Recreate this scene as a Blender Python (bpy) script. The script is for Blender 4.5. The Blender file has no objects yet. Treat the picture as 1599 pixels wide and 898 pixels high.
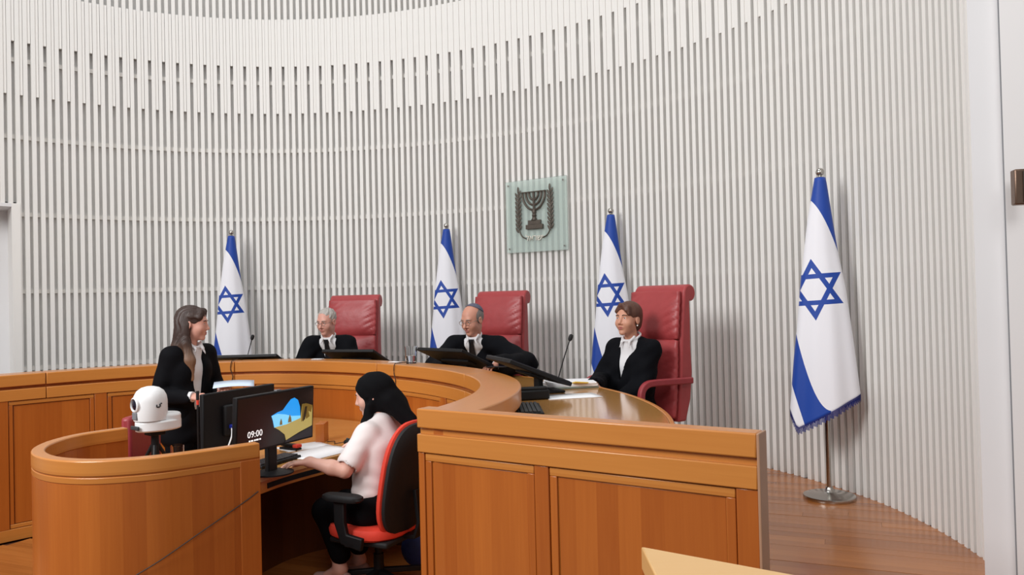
import bpy, bmesh, math, random
import numpy as np
from mathutils import Matrix, Vector

random.seed(7)
R = math.radians
scene = bpy.context.scene
col = scene.collection

# ------------------------------------------------------------------ camera
F_PX = 1226.0
cam_d = bpy.data.cameras.new('camera')
cam_d.sensor_width = 36.0
cam_d.lens = 36.0 * F_PX / 1599.0
cam_d.clip_start = 0.05
cam = bpy.data.objects.new('camera', cam_d)
col.objects.link(cam)
_th = math.atan((466.66 - 449.0) / F_PX)
_a = math.atan(0.024)
_fw = Vector((0, math.cos(_th), math.sin(_th)))
_u0 = Vector((0, -math.sin(_th), math.cos(_th)))
_r0 = Vector((1, 0, 0))
_r = math.cos(_a) * _r0 - math.sin(_a) * _u0
_u = math.sin(_a) * _r0 + math.cos(_a) * _u0
cam.matrix_world = Matrix(((_r.x, _u.x, -_fw.x, 0), (_r.y, _u.y, -_fw.y, 0),
                           (_r.z, _u.z, -_fw.z, 1.68), (0, 0, 0, 1)))
scene.camera = cam

# ------------------------------------------------------------------ world, lights, exposure
scene.view_settings.view_transform = 'Standard'
scene.view_settings.look = 'None'
scene.view_settings.gamma = 1.0
scene.view_settings.use_curve_mapping = False
scene.view_settings.exposure = 0.02
world = bpy.data.worlds.new('world'); scene.world = world
world.use_nodes = True
bg = world.node_tree.nodes['Background']
bg.inputs[0].default_value = (0.97, 0.985, 1.0, 1)
bg.inputs[1].default_value = 0.31


def area(name, loc, target, size, energy, color=(1, 1, 1), sy=None):
    d = bpy.data.lights.new(name, 'AREA')
    d.shape = 'RECTANGLE'; d.size = size; d.size_y = sy or size
    d.energy = energy; d.color = color
    o = bpy.data.objects.new(name, d); col.objects.link(o)
    o.location = loc
    o.rotation_euler = (Vector(target) - Vector(loc)).to_track_quat('-Z', 'Y').to_euler()
    return o


area('ceiling_light_panel', (-2.2, 4.0, 12.0), (-2.2, 4.2, 0), 5.0, 330)
area('hall_ceiling_light', (-5.0, 0.3, 5.0), (0.3, 6.0, 1.6), 2.6, 430)
area('hall_ceiling_light_rear', (1.0, -2.5, 6.0), (0.5, 4.0, 1.0), 3.0, 130)

# ------------------------------------------------------------------ materials
MATS = {}


def nodes_of(name):
    m = bpy.data.materials.new(name); m.use_nodes = True
    nt = m.node_tree
    return m, nt, nt.nodes['Principled BSDF']


def srgb(r, g, b):
    f = lambda c: (c / 255 / 12.92) if c / 255 <= 0.04045 else ((c / 255 + 0.055) / 1.055) ** 2.4
    return (f(r), f(g), f(b), 1)


def mat(name, rgb, rough=0.5, metal=0.0, noise=0.06, scale=30.0, bump=0.0, coat=0.0, emit=None, spec=0.5):
    m, nt, b = nodes_of(name)
    c = srgb(*rgb)
    b.inputs['Roughness'].default_value = rough
    b.inputs['Metallic'].default_value = metal
    b.inputs['Specular IOR Level'].default_value = spec
    b.inputs['Coat Weight'].default_value = coat
    tc = nt.nodes.new('ShaderNodeTexCoord')
    n = nt.nodes.new('ShaderNodeTexNoise'); n.inputs['Scale'].default_value = scale
    n.inputs['Detail'].default_value = 3
    nt.links.new(tc.outputs['Object'], n.inputs['Vector'])
    mix = nt.nodes.new('ShaderNodeMix'); mix.data_type = 'RGBA'
    mix.inputs[6].default_value = tuple(v * (1 - noise) for v in c[:3]) + (1,)
    mix.inputs[7].default_value = tuple(min(1, v * (1 + noise)) for v in c[:3]) + (1,)
    nt.links.new(n.outputs['Fac'], mix.inputs[0])
    nt.links.new(mix.outputs[2], b.inputs['Base Color'])
    if bump:
        bp = nt.nodes.new('ShaderNodeBump'); bp.inputs['Strength'].default_value = bump
        bp.inputs['Distance'].default_value = 0.01
        nt.links.new(n.outputs['Fac'], bp.inputs['Height'])
        nt.links.new(bp.outputs['Normal'], b.inputs['Normal'])
    if emit:
        b.inputs['Emission Color'].default_value = c
        b.inputs['Emission Strength'].default_value = emit
    MATS[name] = m
    return m


def wood(name, dark, light, vertical, rough=0.32, strip=0.09, coat=0.15, contrast=1.0, per_object=False):
    """veneer: grain along v (vertical) or u, in metres of UV, with strips of slightly different tone"""
    m, nt, b = nodes_of(name)
    L = nt.links.new
    tc = nt.nodes.new('ShaderNodeTexCoord')
    mp = nt.nodes.new('ShaderNodeMapping')
    mp.inputs['Scale'].default_value = (70, 2.2, 1) if vertical else (2.2, 70, 1)
    L(tc.outputs['UV'], mp.inputs['Vector'])
    n = nt.nodes.new('ShaderNodeTexNoise'); n.inputs['Scale'].default_value = 1.0
    n.inputs['Detail'].default_value = 5; n.inputs['Distortion'].default_value = 0.6
    L(mp.outputs['Vector'], n.inputs['Vector'])
    # broad figure
    mp2 = nt.nodes.new('ShaderNodeMapping')
    mp2.inputs['Scale'].default_value = (9, 0.8, 1) if vertical else (0.8, 9, 1)
    L(tc.outputs['UV'], mp2.inputs['Vector'])
    n2 = nt.nodes.new('ShaderNodeTexNoise'); n2.inputs['Scale'].default_value = 1.0
    n2.inputs['Detail'].default_value = 2
    L(mp2.outputs['Vector'], n2.inputs['Vector'])
    # strips
    sx = nt.nodes.new('ShaderNodeSeparateXYZ'); L(tc.outputs['UV'], sx.inputs[0])
    fl = nt.nodes.new('ShaderNodeMath'); fl.operation = 'MULTIPLY'; fl.inputs[1].default_value = 1 / strip
    L(sx.outputs[0 if vertical else 1], fl.inputs[0])
    f2 = nt.nodes.new('ShaderNodeMath'); f2.operation = 'FLOOR'; L(fl.outputs[0], f2.inputs[0])
    wn = nt.nodes.new('ShaderNodeTexWhiteNoise'); wn.noise_dimensions = '1D'
    if per_object:
        oi = nt.nodes.new('ShaderNodeObjectInfo')
        L(oi.outputs['Random'], wn.inputs['W'])
    else:
        L(f2.outputs[0], wn.inputs['W'])

    def math_(op, a, bv):
        q = nt.nodes.new('ShaderNodeMath'); q.operation = op
        for i, v in enumerate((a, bv)):
            if isinstance(v, (int, float)):
                q.inputs[i].default_value = v
            else:
                L(v, q.inputs[i])
        return q.outputs[0]
    fac = math_('ADD', math_('MULTIPLY', n.outputs['Fac'], 0.45 * contrast),
                math_('ADD', math_('MULTIPLY', n2.outputs['Fac'], 0.35 * contrast),
                      math_('MULTIPLY', wn.outputs['Value'], 0.42 * contrast)))
    fac = math_('SUBTRACT', fac, 0.61 * contrast - 0.5)
    mix = nt.nodes.new('ShaderNodeMix'); mix.data_type = 'RGBA'; mix.clamp_factor = True
    mix.inputs[6].default_value = srgb(*dark); mix.inputs[7].default_value = srgb(*light)
    L(fac, mix.inputs[0]); L(mix.outputs[2], b.inputs['Base Color'])
    b.inputs['Roughness'].default_value = rough
    b.inputs['Coat Weight'].default_value = coat
    b.inputs['Coat Roughness'].default_value = 0.12
    bp = nt.nodes.new('ShaderNodeBump'); bp.inputs['Strength'].default_value = 0.04
    bp.inputs['Distance'].default_value = 0.004
    L(n.outputs['Fac'], bp.inputs['Height']); L(bp.outputs['Normal'], b.inputs['Normal'])
    MATS[name] = m
    return m


WOOD_V = wood('veneer_vertical', (152, 74, 20), (190, 108, 40), True)
WOOD_H = wood('veneer_horizontal', (178, 106, 40), (204, 134, 62), False, strip=0.5)
WOOD_TOP = wood('polished_table_top', (190, 132, 66), (212, 158, 92), False, rough=0.12, strip=0.5, coat=0.6)
WOOD_PALE = wood('pale_wood', (208, 162, 102), (224, 182, 122), False, strip=0.6)
WOOD_END = mat('worn_wood_end', (168, 128, 100), 0.5, noise=0.1, scale=12)
FLOOR = wood('floor_plank', (130, 72, 30), (194, 122, 60), False, rough=0.26, strip=5.0, coat=0.25, contrast=1.1, per_object=True)
FLOOR_D = mat('floor_underlay', (88, 52, 34), 0.5, noise=0.15, scale=6)
SLAT = mat('white_slat_paint', (236, 234, 230), 0.55, noise=0.02, scale=8)
BACKW = mat('slat_wall_backing', (232, 231, 229), 0.85, noise=0.05, scale=14)
PLASTER = mat('white_plaster', (226, 225, 226), 0.7, noise=0.015, scale=5)
DOORP = mat('door_paint', (232, 229, 228), 0.45, noise=0.015, scale=4)
RED = mat('red_leather', (164, 62, 64), 0.40, noise=0.12, scale=14, bump=0.25)
RED_D = mat('red_leather_plain', (152, 50, 56), 0.45, noise=0.1, scale=20, bump=0.1)
BLACK = mat('black_plastic', (18, 18, 20), 0.55, noise=0.1, spec=0.3)
BLACK_M = mat('black_matte', (16, 16, 18), 0.7, noise=0.15)
GREY_D = mat('dark_grey_plastic', (52, 54, 58), 0.5)
STEEL = mat('brushed_steel', (186, 182, 176), 0.22, metal=1.0, noise=0.05)
STEEL_D = mat('dark_chrome', (120, 114, 108), 0.25, metal=1.0, noise=0.08)
BRONZE = mat('dark_bronze', (92, 84, 76), 0.45, metal=0.55, noise=0.25, scale=60)
BRASSY = mat('latch_metal', (120, 98, 84), 0.35, metal=0.8, noise=0.1)
ROBE = mat('black_robe', (10, 11, 16), 0.85, noise=0.25, scale=25, bump=0.1, spec=0.12)
SUIT = mat('black_blazer', (12, 12, 16), 0.8, noise=0.2, scale=40, spec=0.12)
TROUS = mat('black_trousers', (10, 10, 13), 0.85, noise=0.2, scale=40, spec=0.12)
SHIRT = mat('white_shirt', (232, 230, 232), 0.7, noise=0.03, scale=30)
BLOUSE = mat('pinkish_white_shirt', (234, 224, 222), 0.7, noise=0.03, scale=30)
HIJAB = mat('black_scarf', (11, 11, 14), 0.9, noise=0.2, scale=30, spec=0.15)
PAPER = mat('white_paper', (240, 240, 242), 0.6, noise=0.01)
PAPER_B = mat('pale_blue_paper', (208, 222, 240), 0.6, noise=0.01)
YELLOW = mat('yellow_tag', (226, 190, 70), 0.6)
FOLDER = mat('grey_green_folder', (138, 150, 140), 0.6)
WHITE_P = mat('white_plastic', (236, 236, 236), 0.35, noise=0.01)
RED_F = mat('orange_red_fabric', (222, 62, 42), 0.7, noise=0.08, scale=60)
NAVY = mat('navy_fringe', (24, 34, 110), 0.8, noise=0.2, scale=80)
CABLE = mat('dark_cable', (50, 34, 26), 0.6)
LENS = mat('lens_glass', (26, 18, 36), 0.08, noise=0.3, scale=40)
BLUEPLUG = mat('blue_plug', (30, 44, 150), 0.4)
SHOE = mat('pale_shoe', (186, 150, 140), 0.6)
EYE_W = mat('eye_white', (225, 220, 215), 0.25, noise=0.01)
EYE_D = mat('eye_iris', (40, 28, 22), 0.2, noise=0.1)
LIP = mat('lips', (172, 96, 92), 0.5)
SPEC = mat('spectacle_frame', (150, 140, 132), 0.3, metal=0.7)
PEARL = mat('pearl', (240, 236, 230), 0.2)
BAG = mat('blue_bag', (40, 60, 120), 0.6, noise=0.2)
FRAME_CH = mat('charcoal_print', (120, 122, 126), 0.6)


def skin(name, rgb):
    m, nt, b = nodes_of(name)
    tc = nt.nodes.new('ShaderNodeTexCoord')
    n = nt.nodes.new('ShaderNodeTexNoise'); n.inputs['Scale'].default_value = 18; n.inputs['Detail'].default_value = 3
    nt.links.new(tc.outputs['Object'], n.inputs['Vector'])
    mix = nt.nodes.new('ShaderNodeMix'); mix.data_type = 'RGBA'
    c = srgb(*rgb)
    mix.inputs[6].default_value = (c[0] * .92, c[1] * .82, c[2] * .8, 1)
    mix.inputs[7].default_value = (min(1, c[0] * 1.05), min(1, c[1] * 1.06), min(1, c[2] * 1.06), 1)
    nt.links.new(n.outputs['Fac'], mix.inputs[0]); nt.links.new(mix.outputs[2], b.inputs['Base Color'])
    b.inputs['Roughness'].default_value = 0.5
    b.inputs['Subsurface Weight'].default_value = 0.08
    b.inputs['Subsurface Radius'].default_value = (0.01, 0.004, 0.002)
    return m


SKIN1 = skin('skin_fair_ruddy', (214, 160, 144)); SKIN2 = skin('skin_tan', (204, 148, 126))
SKIN3 = skin('skin_olive', (206, 152, 126)); SKIN4 = skin('skin_fair', (214, 160, 142)); SKIN5 = skin('skin_pale', (226, 178, 160))


def hairmat(name, top, tip, z0, z1):
    m, nt, b = nodes_of(name)
    L = nt.links.new
    tc = nt.nodes.new('ShaderNodeTexCoord')
    mp = nt.nodes.new('ShaderNodeMapping'); mp.inputs['Scale'].default_value = (90, 90, 9)
    L(tc.outputs['Object'], mp.inputs['Vector'])
    n = nt.nodes.new('ShaderNodeTexNoise'); n.inputs['Scale'].default_value = 1.2; n.inputs['Detail'].default_value = 3
    L(mp.outputs['Vector'], n.inputs['Vector'])
    sx = nt.nodes.new('ShaderNodeSeparateXYZ'); L(tc.outputs['Object'], sx.inputs[0])
    mr = nt.nodes.new('ShaderNodeMapRange'); mr.inputs[1].default_value = z0; mr.inputs[2].default_value = z1
    L(sx.outputs[2], mr.inputs[0])
    mix = nt.nodes.new('ShaderNodeMix'); mix.data_type = 'RGBA'
    mix.inputs[6].default_value = srgb(*tip); mix.inputs[7].default_value = srgb(*top)
    L(mr.outputs[0], mix.inputs[0])
    mul = nt.nodes.new('ShaderNodeMix'); mul.data_type = 'RGBA'; mul.blend_type = 'MULTIPLY'
    mul.inputs[0].default_value = 1
    mr2 = nt.nodes.new('ShaderNodeMapRange'); mr2.inputs[3].default_value = 0.6; mr2.inputs[4].default_value = 1.35
    L(n.outputs['Fac'], mr2.inputs[0])
    L(mix.outputs[2], mul.inputs[6]); L(mr2.outputs[0], mul.inputs[7])
    L(mul.outputs[2], b.inputs['Base Color'])
    b.inputs['Roughness'].default_value = 0.5
    bp = nt.nodes.new('ShaderNodeBump'); bp.inputs['Strength'].default_value = 0.5; bp.inputs['Distance'].default_value = 0.004
    L(n.outputs['Fac'], bp.inputs['Height']); L(bp.outputs['Normal'], b.inputs['Normal'])
    return m


# ------------------------------------------------------------------ mesh helpers
class MB:
    def __init__(s):
        s.v = []; s.f = []; s.uv = []; s.mi = []

    def face(s, idx, uv=None, mi=0):
        s.f.append(tuple(idx)); s.uv.append(uv or [(0, 0)] * len(idx)); s.mi.append(mi)

    def prism(s, poly, z0, z1, mi=0):
        """poly: CCW footprint in xy, extruded z0..z1"""
        n = len(poly); b = len(s.v)
        s.v += [(x, y, z0) for x, y in poly] + [(x, y, z1) for x, y in poly]
        u = 0
        for i in range(n):
            j = (i + 1) % n
            d = math.hypot(poly[j][0] - poly[i][0], poly[j][1] - poly[i][1])
            s.face((b + i, b + j, b + n + j, b + n + i), [(u, z0), (u + d, z0), (u + d, z1), (u, z1)], mi)
            u += d
        s.face([b + n + i for i in range(n)], [(p[0], p[1]) for p in poly], mi)
        s.face([b + n - 1 - i for i in range(n)], [(poly[n - 1 - i][0], poly[n - 1 - i][1]) for i in range(n)], mi)
        return s

    def box(s, c, size, rz=0.0, mi=0, M=None):
        hx, hy, hz = size[0] / 2, size[1] / 2, size[2] / 2
        b = len(s.v)
        cs = [(-hx, -hy, -hz), (hx, -hy, -hz), (hx, hy, -hz), (-hx, hy, -hz),
              (-hx, -hy, hz), (hx, -hy, hz), (hx, hy, hz), (-hx, hy, hz)]
        m = (Matrix.Translation(c) @ Matrix.Rotation(rz, 4, 'Z')) if M is None else M
        s.v += [tuple(m @ Vector(p)) for p in cs]
        ou = c[0] * 1.7 + c[1] * 0.9 if M is None else 0
        oz = c[2] if M is None else 0
        for q, ax in (((0, 1, 5, 4), (0, 2)), ((1, 2, 6, 5), (1, 2)), ((2, 3, 7, 6), (0, 2)), ((3, 0, 4, 7), (1, 2)),
                      ((4, 5, 6, 7), (0, 1)), ((3, 2, 1, 0), (0, 1))):
            s.face([b + k for k in q], [(cs[k][ax[0]] + ou, cs[k][ax[1]] + (oz if ax[1] == 2 else 0)) for k in q], mi)
        return s

    def sweep(s, pts, prof, closed_ends=True, mi=0, up=(0, 0, 1), scales=None):
        """closed profile [(a,b)] swept along pts; a along side, b along 'up-ish'"""
        P = [Vector(p) for p in pts]; n = len(P); k = len(prof); b = len(s.v)
        upv = Vector(up); u = 0; us = []
        for i in range(n):
            t = (P[min(i + 1, n - 1)] - P[max(i - 1, 0)]).normalized()
            side = t.cross(upv)
            if side.length < 1e-4: side = Vector((1, 0, 0))
            side.normalize(); nn = side.cross(t).normalized()
            sc = scales[i] if scales else 1
            for a, c in prof: s.v.append(tuple(P[i] + side * a * sc + nn * c * sc))
            if i: u += (P[i] - P[i - 1]).length
            us.append(u)
        per = [0]
        for j in range(k):
            q = prof[(j + 1) % k]; per.append(per[-1] + math.hypot(q[0] - prof[j][0], q[1] - prof[j][1]))
        for i in range(n - 1):
            for j in range(k):
                j2 = (j + 1) % k
                s.face((b + i * k + j, b + i * k + j2, b + (i + 1) * k + j2, b + (i + 1) * k + j),
                       [(us[i], per[j]), (us[i], per[j + 1]), (us[i + 1], per[j + 1]), (us[i + 1], per[j])], mi)
        if closed_ends:
            s.face([b + j for j in range(k)][::-1], None, mi)
            s.face([b + (n - 1) * k + j for j in range(k)], None, mi)
        return s

    def tube(s, pts, r, n=10, mi=0, scales=None):
        return s.sweep(pts, [(r * math.cos(2 * math.pi * j / n), r * math.sin(2 * math.pi * j / n)) for j in range(n)],
                       True, mi, up=(0.013, 0.021, 1), scales=scales)

    def lathe(s, prof, n=24, c=(0, 0, 0), mi=0, M=None):
        """prof [(r,z)] about the z axis"""
        b = len(s.v); k = len(prof)
        for i in range(n):
            a = 2 * math.pi * i / n
            for r, z in prof:
                p = Vector((r * math.cos(a), r * math.sin(a), z))
                s.v.append(tuple(M @ p) if M is not None else (p.x + c[0], p.y + c[1], p.z + c[2]))
        for i in range(n):
            i2 = (i + 1) % n
            for j in range(k - 1):
                s.face((b + i * k + j, b + i2 * k + j, b + i2 * k + j + 1, b + i * k + j + 1), None, mi)
        return s

    def ellip(s, c, r, nu=14, nv=10, mi=0, M=None):
        prof = [(math.sin(math.pi * j / nv), -math.cos(math.pi * j / nv)) for j in range(nv + 1)]
        prof[0] = (1e-4, -1); prof[-1] = (1e-4, 1)
        m = Matrix.Translation(c) @ Matrix.Diagonal((r[0], r[1], r[2], 1))
        if M is not None: m = M @ m
        return s.lathe(prof, nu, mi=mi, M=m)

    def arc(s, c, t0, t1, rin, rout, z0, z1, n, mi=0):
        """solid curved wall between rin(t) and rout(t); u = arc length"""
        b = len(s.v); us = []; u = 0; prev = None
        for i in range(n + 1):
            t = t0 + (t1 - t0) * i / n; a = R(t)
            ri, ro = rin(t), rout(t)
            p = (c[0] + ri * math.cos(a), c[1] + ri * math.sin(a)); q = (c[0] + ro * math.cos(a), c[1] + ro * math.sin(a))
            if prev: u += math.hypot(p[0] - prev[0], p[1] - prev[1])
            prev = p; us.append((u + R(t0) * 2.1, ro - ri))
            s.v += [(p[0], p[1], z0), (q[0], q[1], z0), (q[0], q[1], z1), (p[0], p[1], z1)]
        for i in range(n):
            k, l = b + 4 * i, b + 4 * (i + 1); u0, u1 = us[i][0], us[i + 1][0]; w = us[i][1]
            s.face((k + 0, k + 3, l + 3, l + 0), [(u0, z0), (u0, z1), (u1, z1), (u1, z0)], mi)
            s.face((k + 1, l + 1, l + 2, k + 2), [(u0, z0), (u1, z0), (u1, z1), (u0, z1)], mi)
            s.face((k + 3, k + 2, l + 2, l + 3), [(u0, 0), (u0, w), (u1, w), (u1, 0)], mi)
            s.face((k + 0, l + 0, l + 1, k + 1), [(u0, 0), (u1, 0), (u1, w), (u0, w)], mi)
        e = b + 4 * n
        s.face((b, b + 1, b + 2, b + 3), None, mi); s.face((e + 3, e + 2, e + 1, e), None, mi)
        return s

    def mesh(s, name, mats, smooth=False):
        me = bpy.data.meshes.new(name)
        me.from_pydata(s.v, [], s.f)
        uvl = me.uv_layers.new(name='UVMap')
        flat = [c for f in s.uv for p in f for c in p]
        uvl.data.foreach_set('uv', flat)
        for m in (mats if isinstance(mats, (list, tuple)) else [mats]): me.materials.append(m)
        me.polygons.foreach_set('material_index', s.mi)
        bm = bmesh.new(); bm.from_mesh(me)
        bmesh.ops.recalc_face_normals(bm, faces=bm.faces)
        bm.to_mesh(me); bm.free()
        if smooth:
            me.polygons.foreach_set('use_smooth', [True] * len(me.polygons))
            me.set_sharp_from_angle(angle=R(38))
        me.update()
        return me

    def build(s, name, mats, parent=None, smooth=False, bevel=0.0, loc=None):
        o = bpy.data.objects.new(name, s.mesh(name, mats, smooth or bevel > 0))
        col.objects.link(o)
        if parent: o.parent = parent
        if loc: o.location = loc
        if bevel:
            bv = o.modifiers.new('bevel', 'BEVEL'); bv.width = bevel; bv.segments = 2
            bv.limit_method = 'ANGLE'; bv.angle_limit = R(40)
        return o


def link(name, me, parent=None):
    o = bpy.data.objects.new(name, me); col.objects.link(o)
    if parent: o.parent = parent
    return o


def tag(o, label, cat, group=None, kind=None):
    o['label'] = label
    if cat: o['category'] = cat
    if group: o['group'] = group
    if kind: o['kind'] = kind
    return o


def struct(o, label=None):
    o['kind'] = 'structure'
    if label: o['label'] = label
    return o


def empty(name, loc=(0, 0, 0), rz=0.0):
    o = bpy.data.objects.new(name, None); col.objects.link(o)
    o.location = loc; o.rotation_euler = (0, 0, rz); o.empty_display_size = 0.1
    return o


def copy_tree(o, parent=None):
    c = o.copy(); col.objects.link(c)
    if parent: c.parent = parent
    for ch in list(o.children): copy_tree(ch, c)
    return c


def face_dir(dx, dy):
    """rotation about z that turns local +Y to (dx,dy)"""
    return math.atan2(-dx, dy)


def text_mesh(body, size, extrude=0.0):
    cu = bpy.data.curves.new('lettering', 'FONT'); cu.body = body; cu.size = size
    cu.extrude = extrude; cu.align_x = 'CENTER'; cu.align_y = 'CENTER'; cu.resolution_u = 2
    o = bpy.data.objects.new('lettering_tmp', cu); col.objects.link(o)
    bpy.context.view_layer.update()
    me = bpy.data.meshes.new_from_object(o.evaluated_get(bpy.context.evaluated_depsgraph_get()))
    bpy.data.objects.remove(o)
    return me


# ------------------------------------------------------------------ layout constants
C = (-2.238, 4.274)               # common centre of the round bench and the slatted wall
DAIS = 0.30
_rt = [(-20, 4.45), (-10, 4.55), (-5, 4.59), (0, 4.63), (10, 4.67), (20, 4.65), (30, 4.61), (40, 4.57), (50, 4.55), (60, 4.55),
       (70, 4.58), (80, 4.63), (90, 4.68), (100, 4.69), (110, 4.66), (120, 4.58), (130, 4.48), (140, 4.38), (160, 4.2)]
_tt = np.array([a for a, _ in _rt], float); _rv = np.array([b for _, b in _rt])
_fine = np.linspace(-20, 160, 361)
_sm = np.interp(_fine, _tt, _rv)
_ker = np.hanning(23); _ker /= _ker.sum()
_sm = np.convolve(np.pad(_sm, 11, mode='edge'), _ker, mode='valid')


def rw(t): return float(np.interp(t, _fine, _sm))     # front face of the slats
def rb(t): return 2.05 + 0.25 * math.exp(-((t - 88) / 28) ** 2)   # front of the bench


def pol(t, r, z=None):
    p = (C[0] + r * math.cos(R(t)), C[1] + r * math.sin(R(t)))
    return p if z is None else (p[0], p[1], z)


PA = (-0.430, 3.430); PB = (0.800, 2.620)     # front line of the straight partition
_pl = math.hypot(PB[0] - PA[0], PB[1] - PA[1])
PD = ((PB[0] - PA[0]) / _pl, (PB[1] - PA[1]) / _pl); PN = (-PD[1], PD[0])   # PN points to the judges' side
# ================================================================== STRUCTURE
def strip_solid(inner, outer, z0, z1, mb=None, mi=0):
    """solid between two polylines with the same number of points"""
    mb = mb or MB(); b = len(mb.v); u = 0; us = []
    for i, (p, q) in enumerate(zip(inner, outer)):
        if i: u += math.hypot(p[0] - inner[i - 1][0], p[1] - inner[i - 1][1])
        us.append((u, math.hypot(p[0] - q[0], p[1] - q[1])))
        mb.v += [(p[0], p[1], z0), (q[0], q[1], z0), (q[0], q[1], z1), (p[0], p[1], z1)]
    n = len(inner) - 1
    for i in range(n):
        k, l = b + 4 * i, b + 4 * (i + 1); u0, u1 = us[i][0], us[i + 1][0]; w0, w1 = us[i][1], us[i + 1][1]
        mb.face((k + 0, k + 3, l + 3, l + 0), [(u0, z0), (u0, z1), (u1, z1), (u1, z0)], mi)
        mb.face((k + 1, l + 1, l + 2, k + 2), [(u0, z0), (u1, z0), (u1, z1), (u0, z1)], mi)
        mb.face((k + 3, k + 2, l + 2, l + 3), [(u0, 0), (u0, w0), (u1, w1), (u1, 0)], mi)
        mb.face((k + 0, l + 0, l + 1, k + 1), [(u0, 0), (u1, 0), (u1, w1), (u0, w0)], mi)
    e = b + 4 * n
    mb.face((b, b + 1, b + 2, b + 3), [(0, z0), (.05, z0), (.05, z1), (0, z1)], mi)
    mb.face((e + 3, e + 2, e + 1, e), [(0, z1), (.05, z1), (.05, z0), (0, z0)], mi)
    return mb


# ---- floors with planks
floor = struct(MB().box((-1.0, 4.0, -0.06), (13, 12, 0.092)).build('floor', FLOOR_D), 'dark reddish brown plank floor of the courtroom well')
dais_in = [pol(t, rb(t) + 0.05) for t in np.linspace(165, -25, 60)] + [(PA[0] + PN[0] * .05, PA[1] + PN[1] * .05), (PB[0], PB[1]), (PB[0] + PD[0] * 2.0, PB[1] + PD[1] * 2.0)]
dais_out = [pol(t, rw(t) + 0.1) for t in np.linspace(165, -12, 60)] + [(2.55, 3.35), (2.8, 3.2), (2.95, 1.9)]
dais = struct(strip_solid(dais_in, dais_out, -0.01, DAIS - 0.012).build('floor', FLOOR_D), 'raised wooden dais floor behind the bench')
PLA = R(-23)
pdx, pdy = math.cos(PLA), math.sin(PLA)
PLW = 0.088


def in_dais(x, y):
    dx, dy = x - C[0], y - C[1]
    r = math.hypot(dx, dy); t = math.degrees(math.atan2(dy, dx))
    side = (x - PA[0]) * PN[0] + (y - PA[1]) * PN[1]
    along = (x - PA[0]) * PD[0] + (y - PA[1]) * PD[1]
    ok = r < rw(t) + 0.05 and side > 0.07 if t > -14 else (side > 0.07 and x < 2.75 - max(0, (3.35 - y)) * 0.05)
    if along > _pl and side > -0.0: ok = ok and True
    return ok and x > 0.75 and y < 6.8 and y > 1.9


def in_well(x, y):
    dx, dy = x - C[0], y - C[1]
    r = math.hypot(dx, dy); t = math.degrees(math.atan2(dy, dx))
    return r < rb(t if t > -60 else 180) - 0.03 and y > 3.1


def lay_planks(parent, inside, z, cx, cy, half, nmax):
    meshes = {}
    rnd = random.Random(3); n = 0
    for k in range(int(-half / PLW), int(half / PLW)):
        s = k * PLW; ts = np.arange(-half, half, 0.04)
        ox, oy = cx - pdy * s, cy + pdx * s
        good = [inside(ox + pdx * t, oy + pdy * t) for t in ts]
        i = 0
        while i < len(ts):
            if not good[i]: i += 1; continue
            j = i
            while j < len(ts) and good[j]: j += 1
            a, e = ts[i], ts[j - 1]
            first = rnd.uniform(0.5, 2.2)
            while a < e - 0.05 and n < nmax:
                ln = min(round(first, 1), e - a); first = 2.2
                ln = round(ln, 2)
                if ln < 0.06: break
                if ln not in meshes:
                    meshes[ln] = MB().box((0, 0, 0), (ln - 0.0012, PLW - 0.0012, 0.016)).mesh('plank', FLOOR)
                o = link('plank', meshes[ln], parent)
                o.location = (ox + pdx * (a + ln / 2), oy + pdy * (a + ln / 2), z - 0.008 + rnd.uniform(-.0006, .0006))
                o.rotation_euler = (0, 0, PLA)
                a += ln; n += 1
            i = j
    return n


n1 = lay_planks(dais, in_dais, DAIS, 1.8, 4.4, 3.4, 299)
n2 = lay_planks(floor, in_well, 0.0, -2.2, 4.6, 2.6, 299)

# ---- the curved slatted wall
ZT = 5.7
JAMB = 126.9
LINTEL = 2.757
wall = struct(MB().arc(C, -6, JAMB, lambda t: rw(t) + 0.074, lambda t: rw(t) + 0.2, 0.0, ZT, 130)
              .arc(C, JAMB, 160, lambda t: rw(t) + 0.074, lambda t: rw(t) + 0.2, LINTEL + 0.02, ZT, 30)
              .build('wall_back', BACKW, smooth=True), 'curved wall of white vertical slats behind the judges')
SW, SD = 0.038, 0.046
PER = 0.0711
slat_me = MB().box((0, 0, (ZT - DAIS) / 2), (SW, SD, ZT - DAIS)).mesh('slat', SLAT)
short_me = MB().box((0, 0, (ZT - LINTEL) / 2), (SW, SD, ZT - LINTEL)).mesh('slat', SLAT)
zA, zB, zC = 4.943, 4.402, 3.861
fl_me = MB().box((0, 0, (zA + zC) / 2), (0.028, 0.03, zA - zC)).mesh('filler_board', SLAT)
fs_me = MB().box((0, 0, (zA + zB) / 2), (0.028, 0.03, zA - zB)).mesh('filler_board', SLAT)
t = -3.6; k = 0
while t < 148:
    r = rw(t)
    tall = t < JAMB
    o = link('slat', slat_me if tall else short_me, wall)
    p = pol(t, r + SD / 2); slope = math.atan2(rw(t + 1) - rw(t - 1), 2 * R(1) * r)
    o.location = (p[0], p[1], DAIS if tall else LINTEL); o.rotation_euler = (0, 0, R(t - 90) - slope)
    tn = t + math.degrees(PER / math.hypot(r, (rw(t + 1) - rw(t - 1)) / (2 * R(1))))
    tm = t * 0.475 + tn * 0.525
    o = link('filler_board', fl_me if k % 2 else fs_me, wall)
    p = pol(tm, rw(tm) + 0.009 + 0.015); o.location = (p[0], p[1], 0); o.rotation_euler = (0, 0, R(tm - 90) - slope)
    t = tn; k += 1
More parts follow.
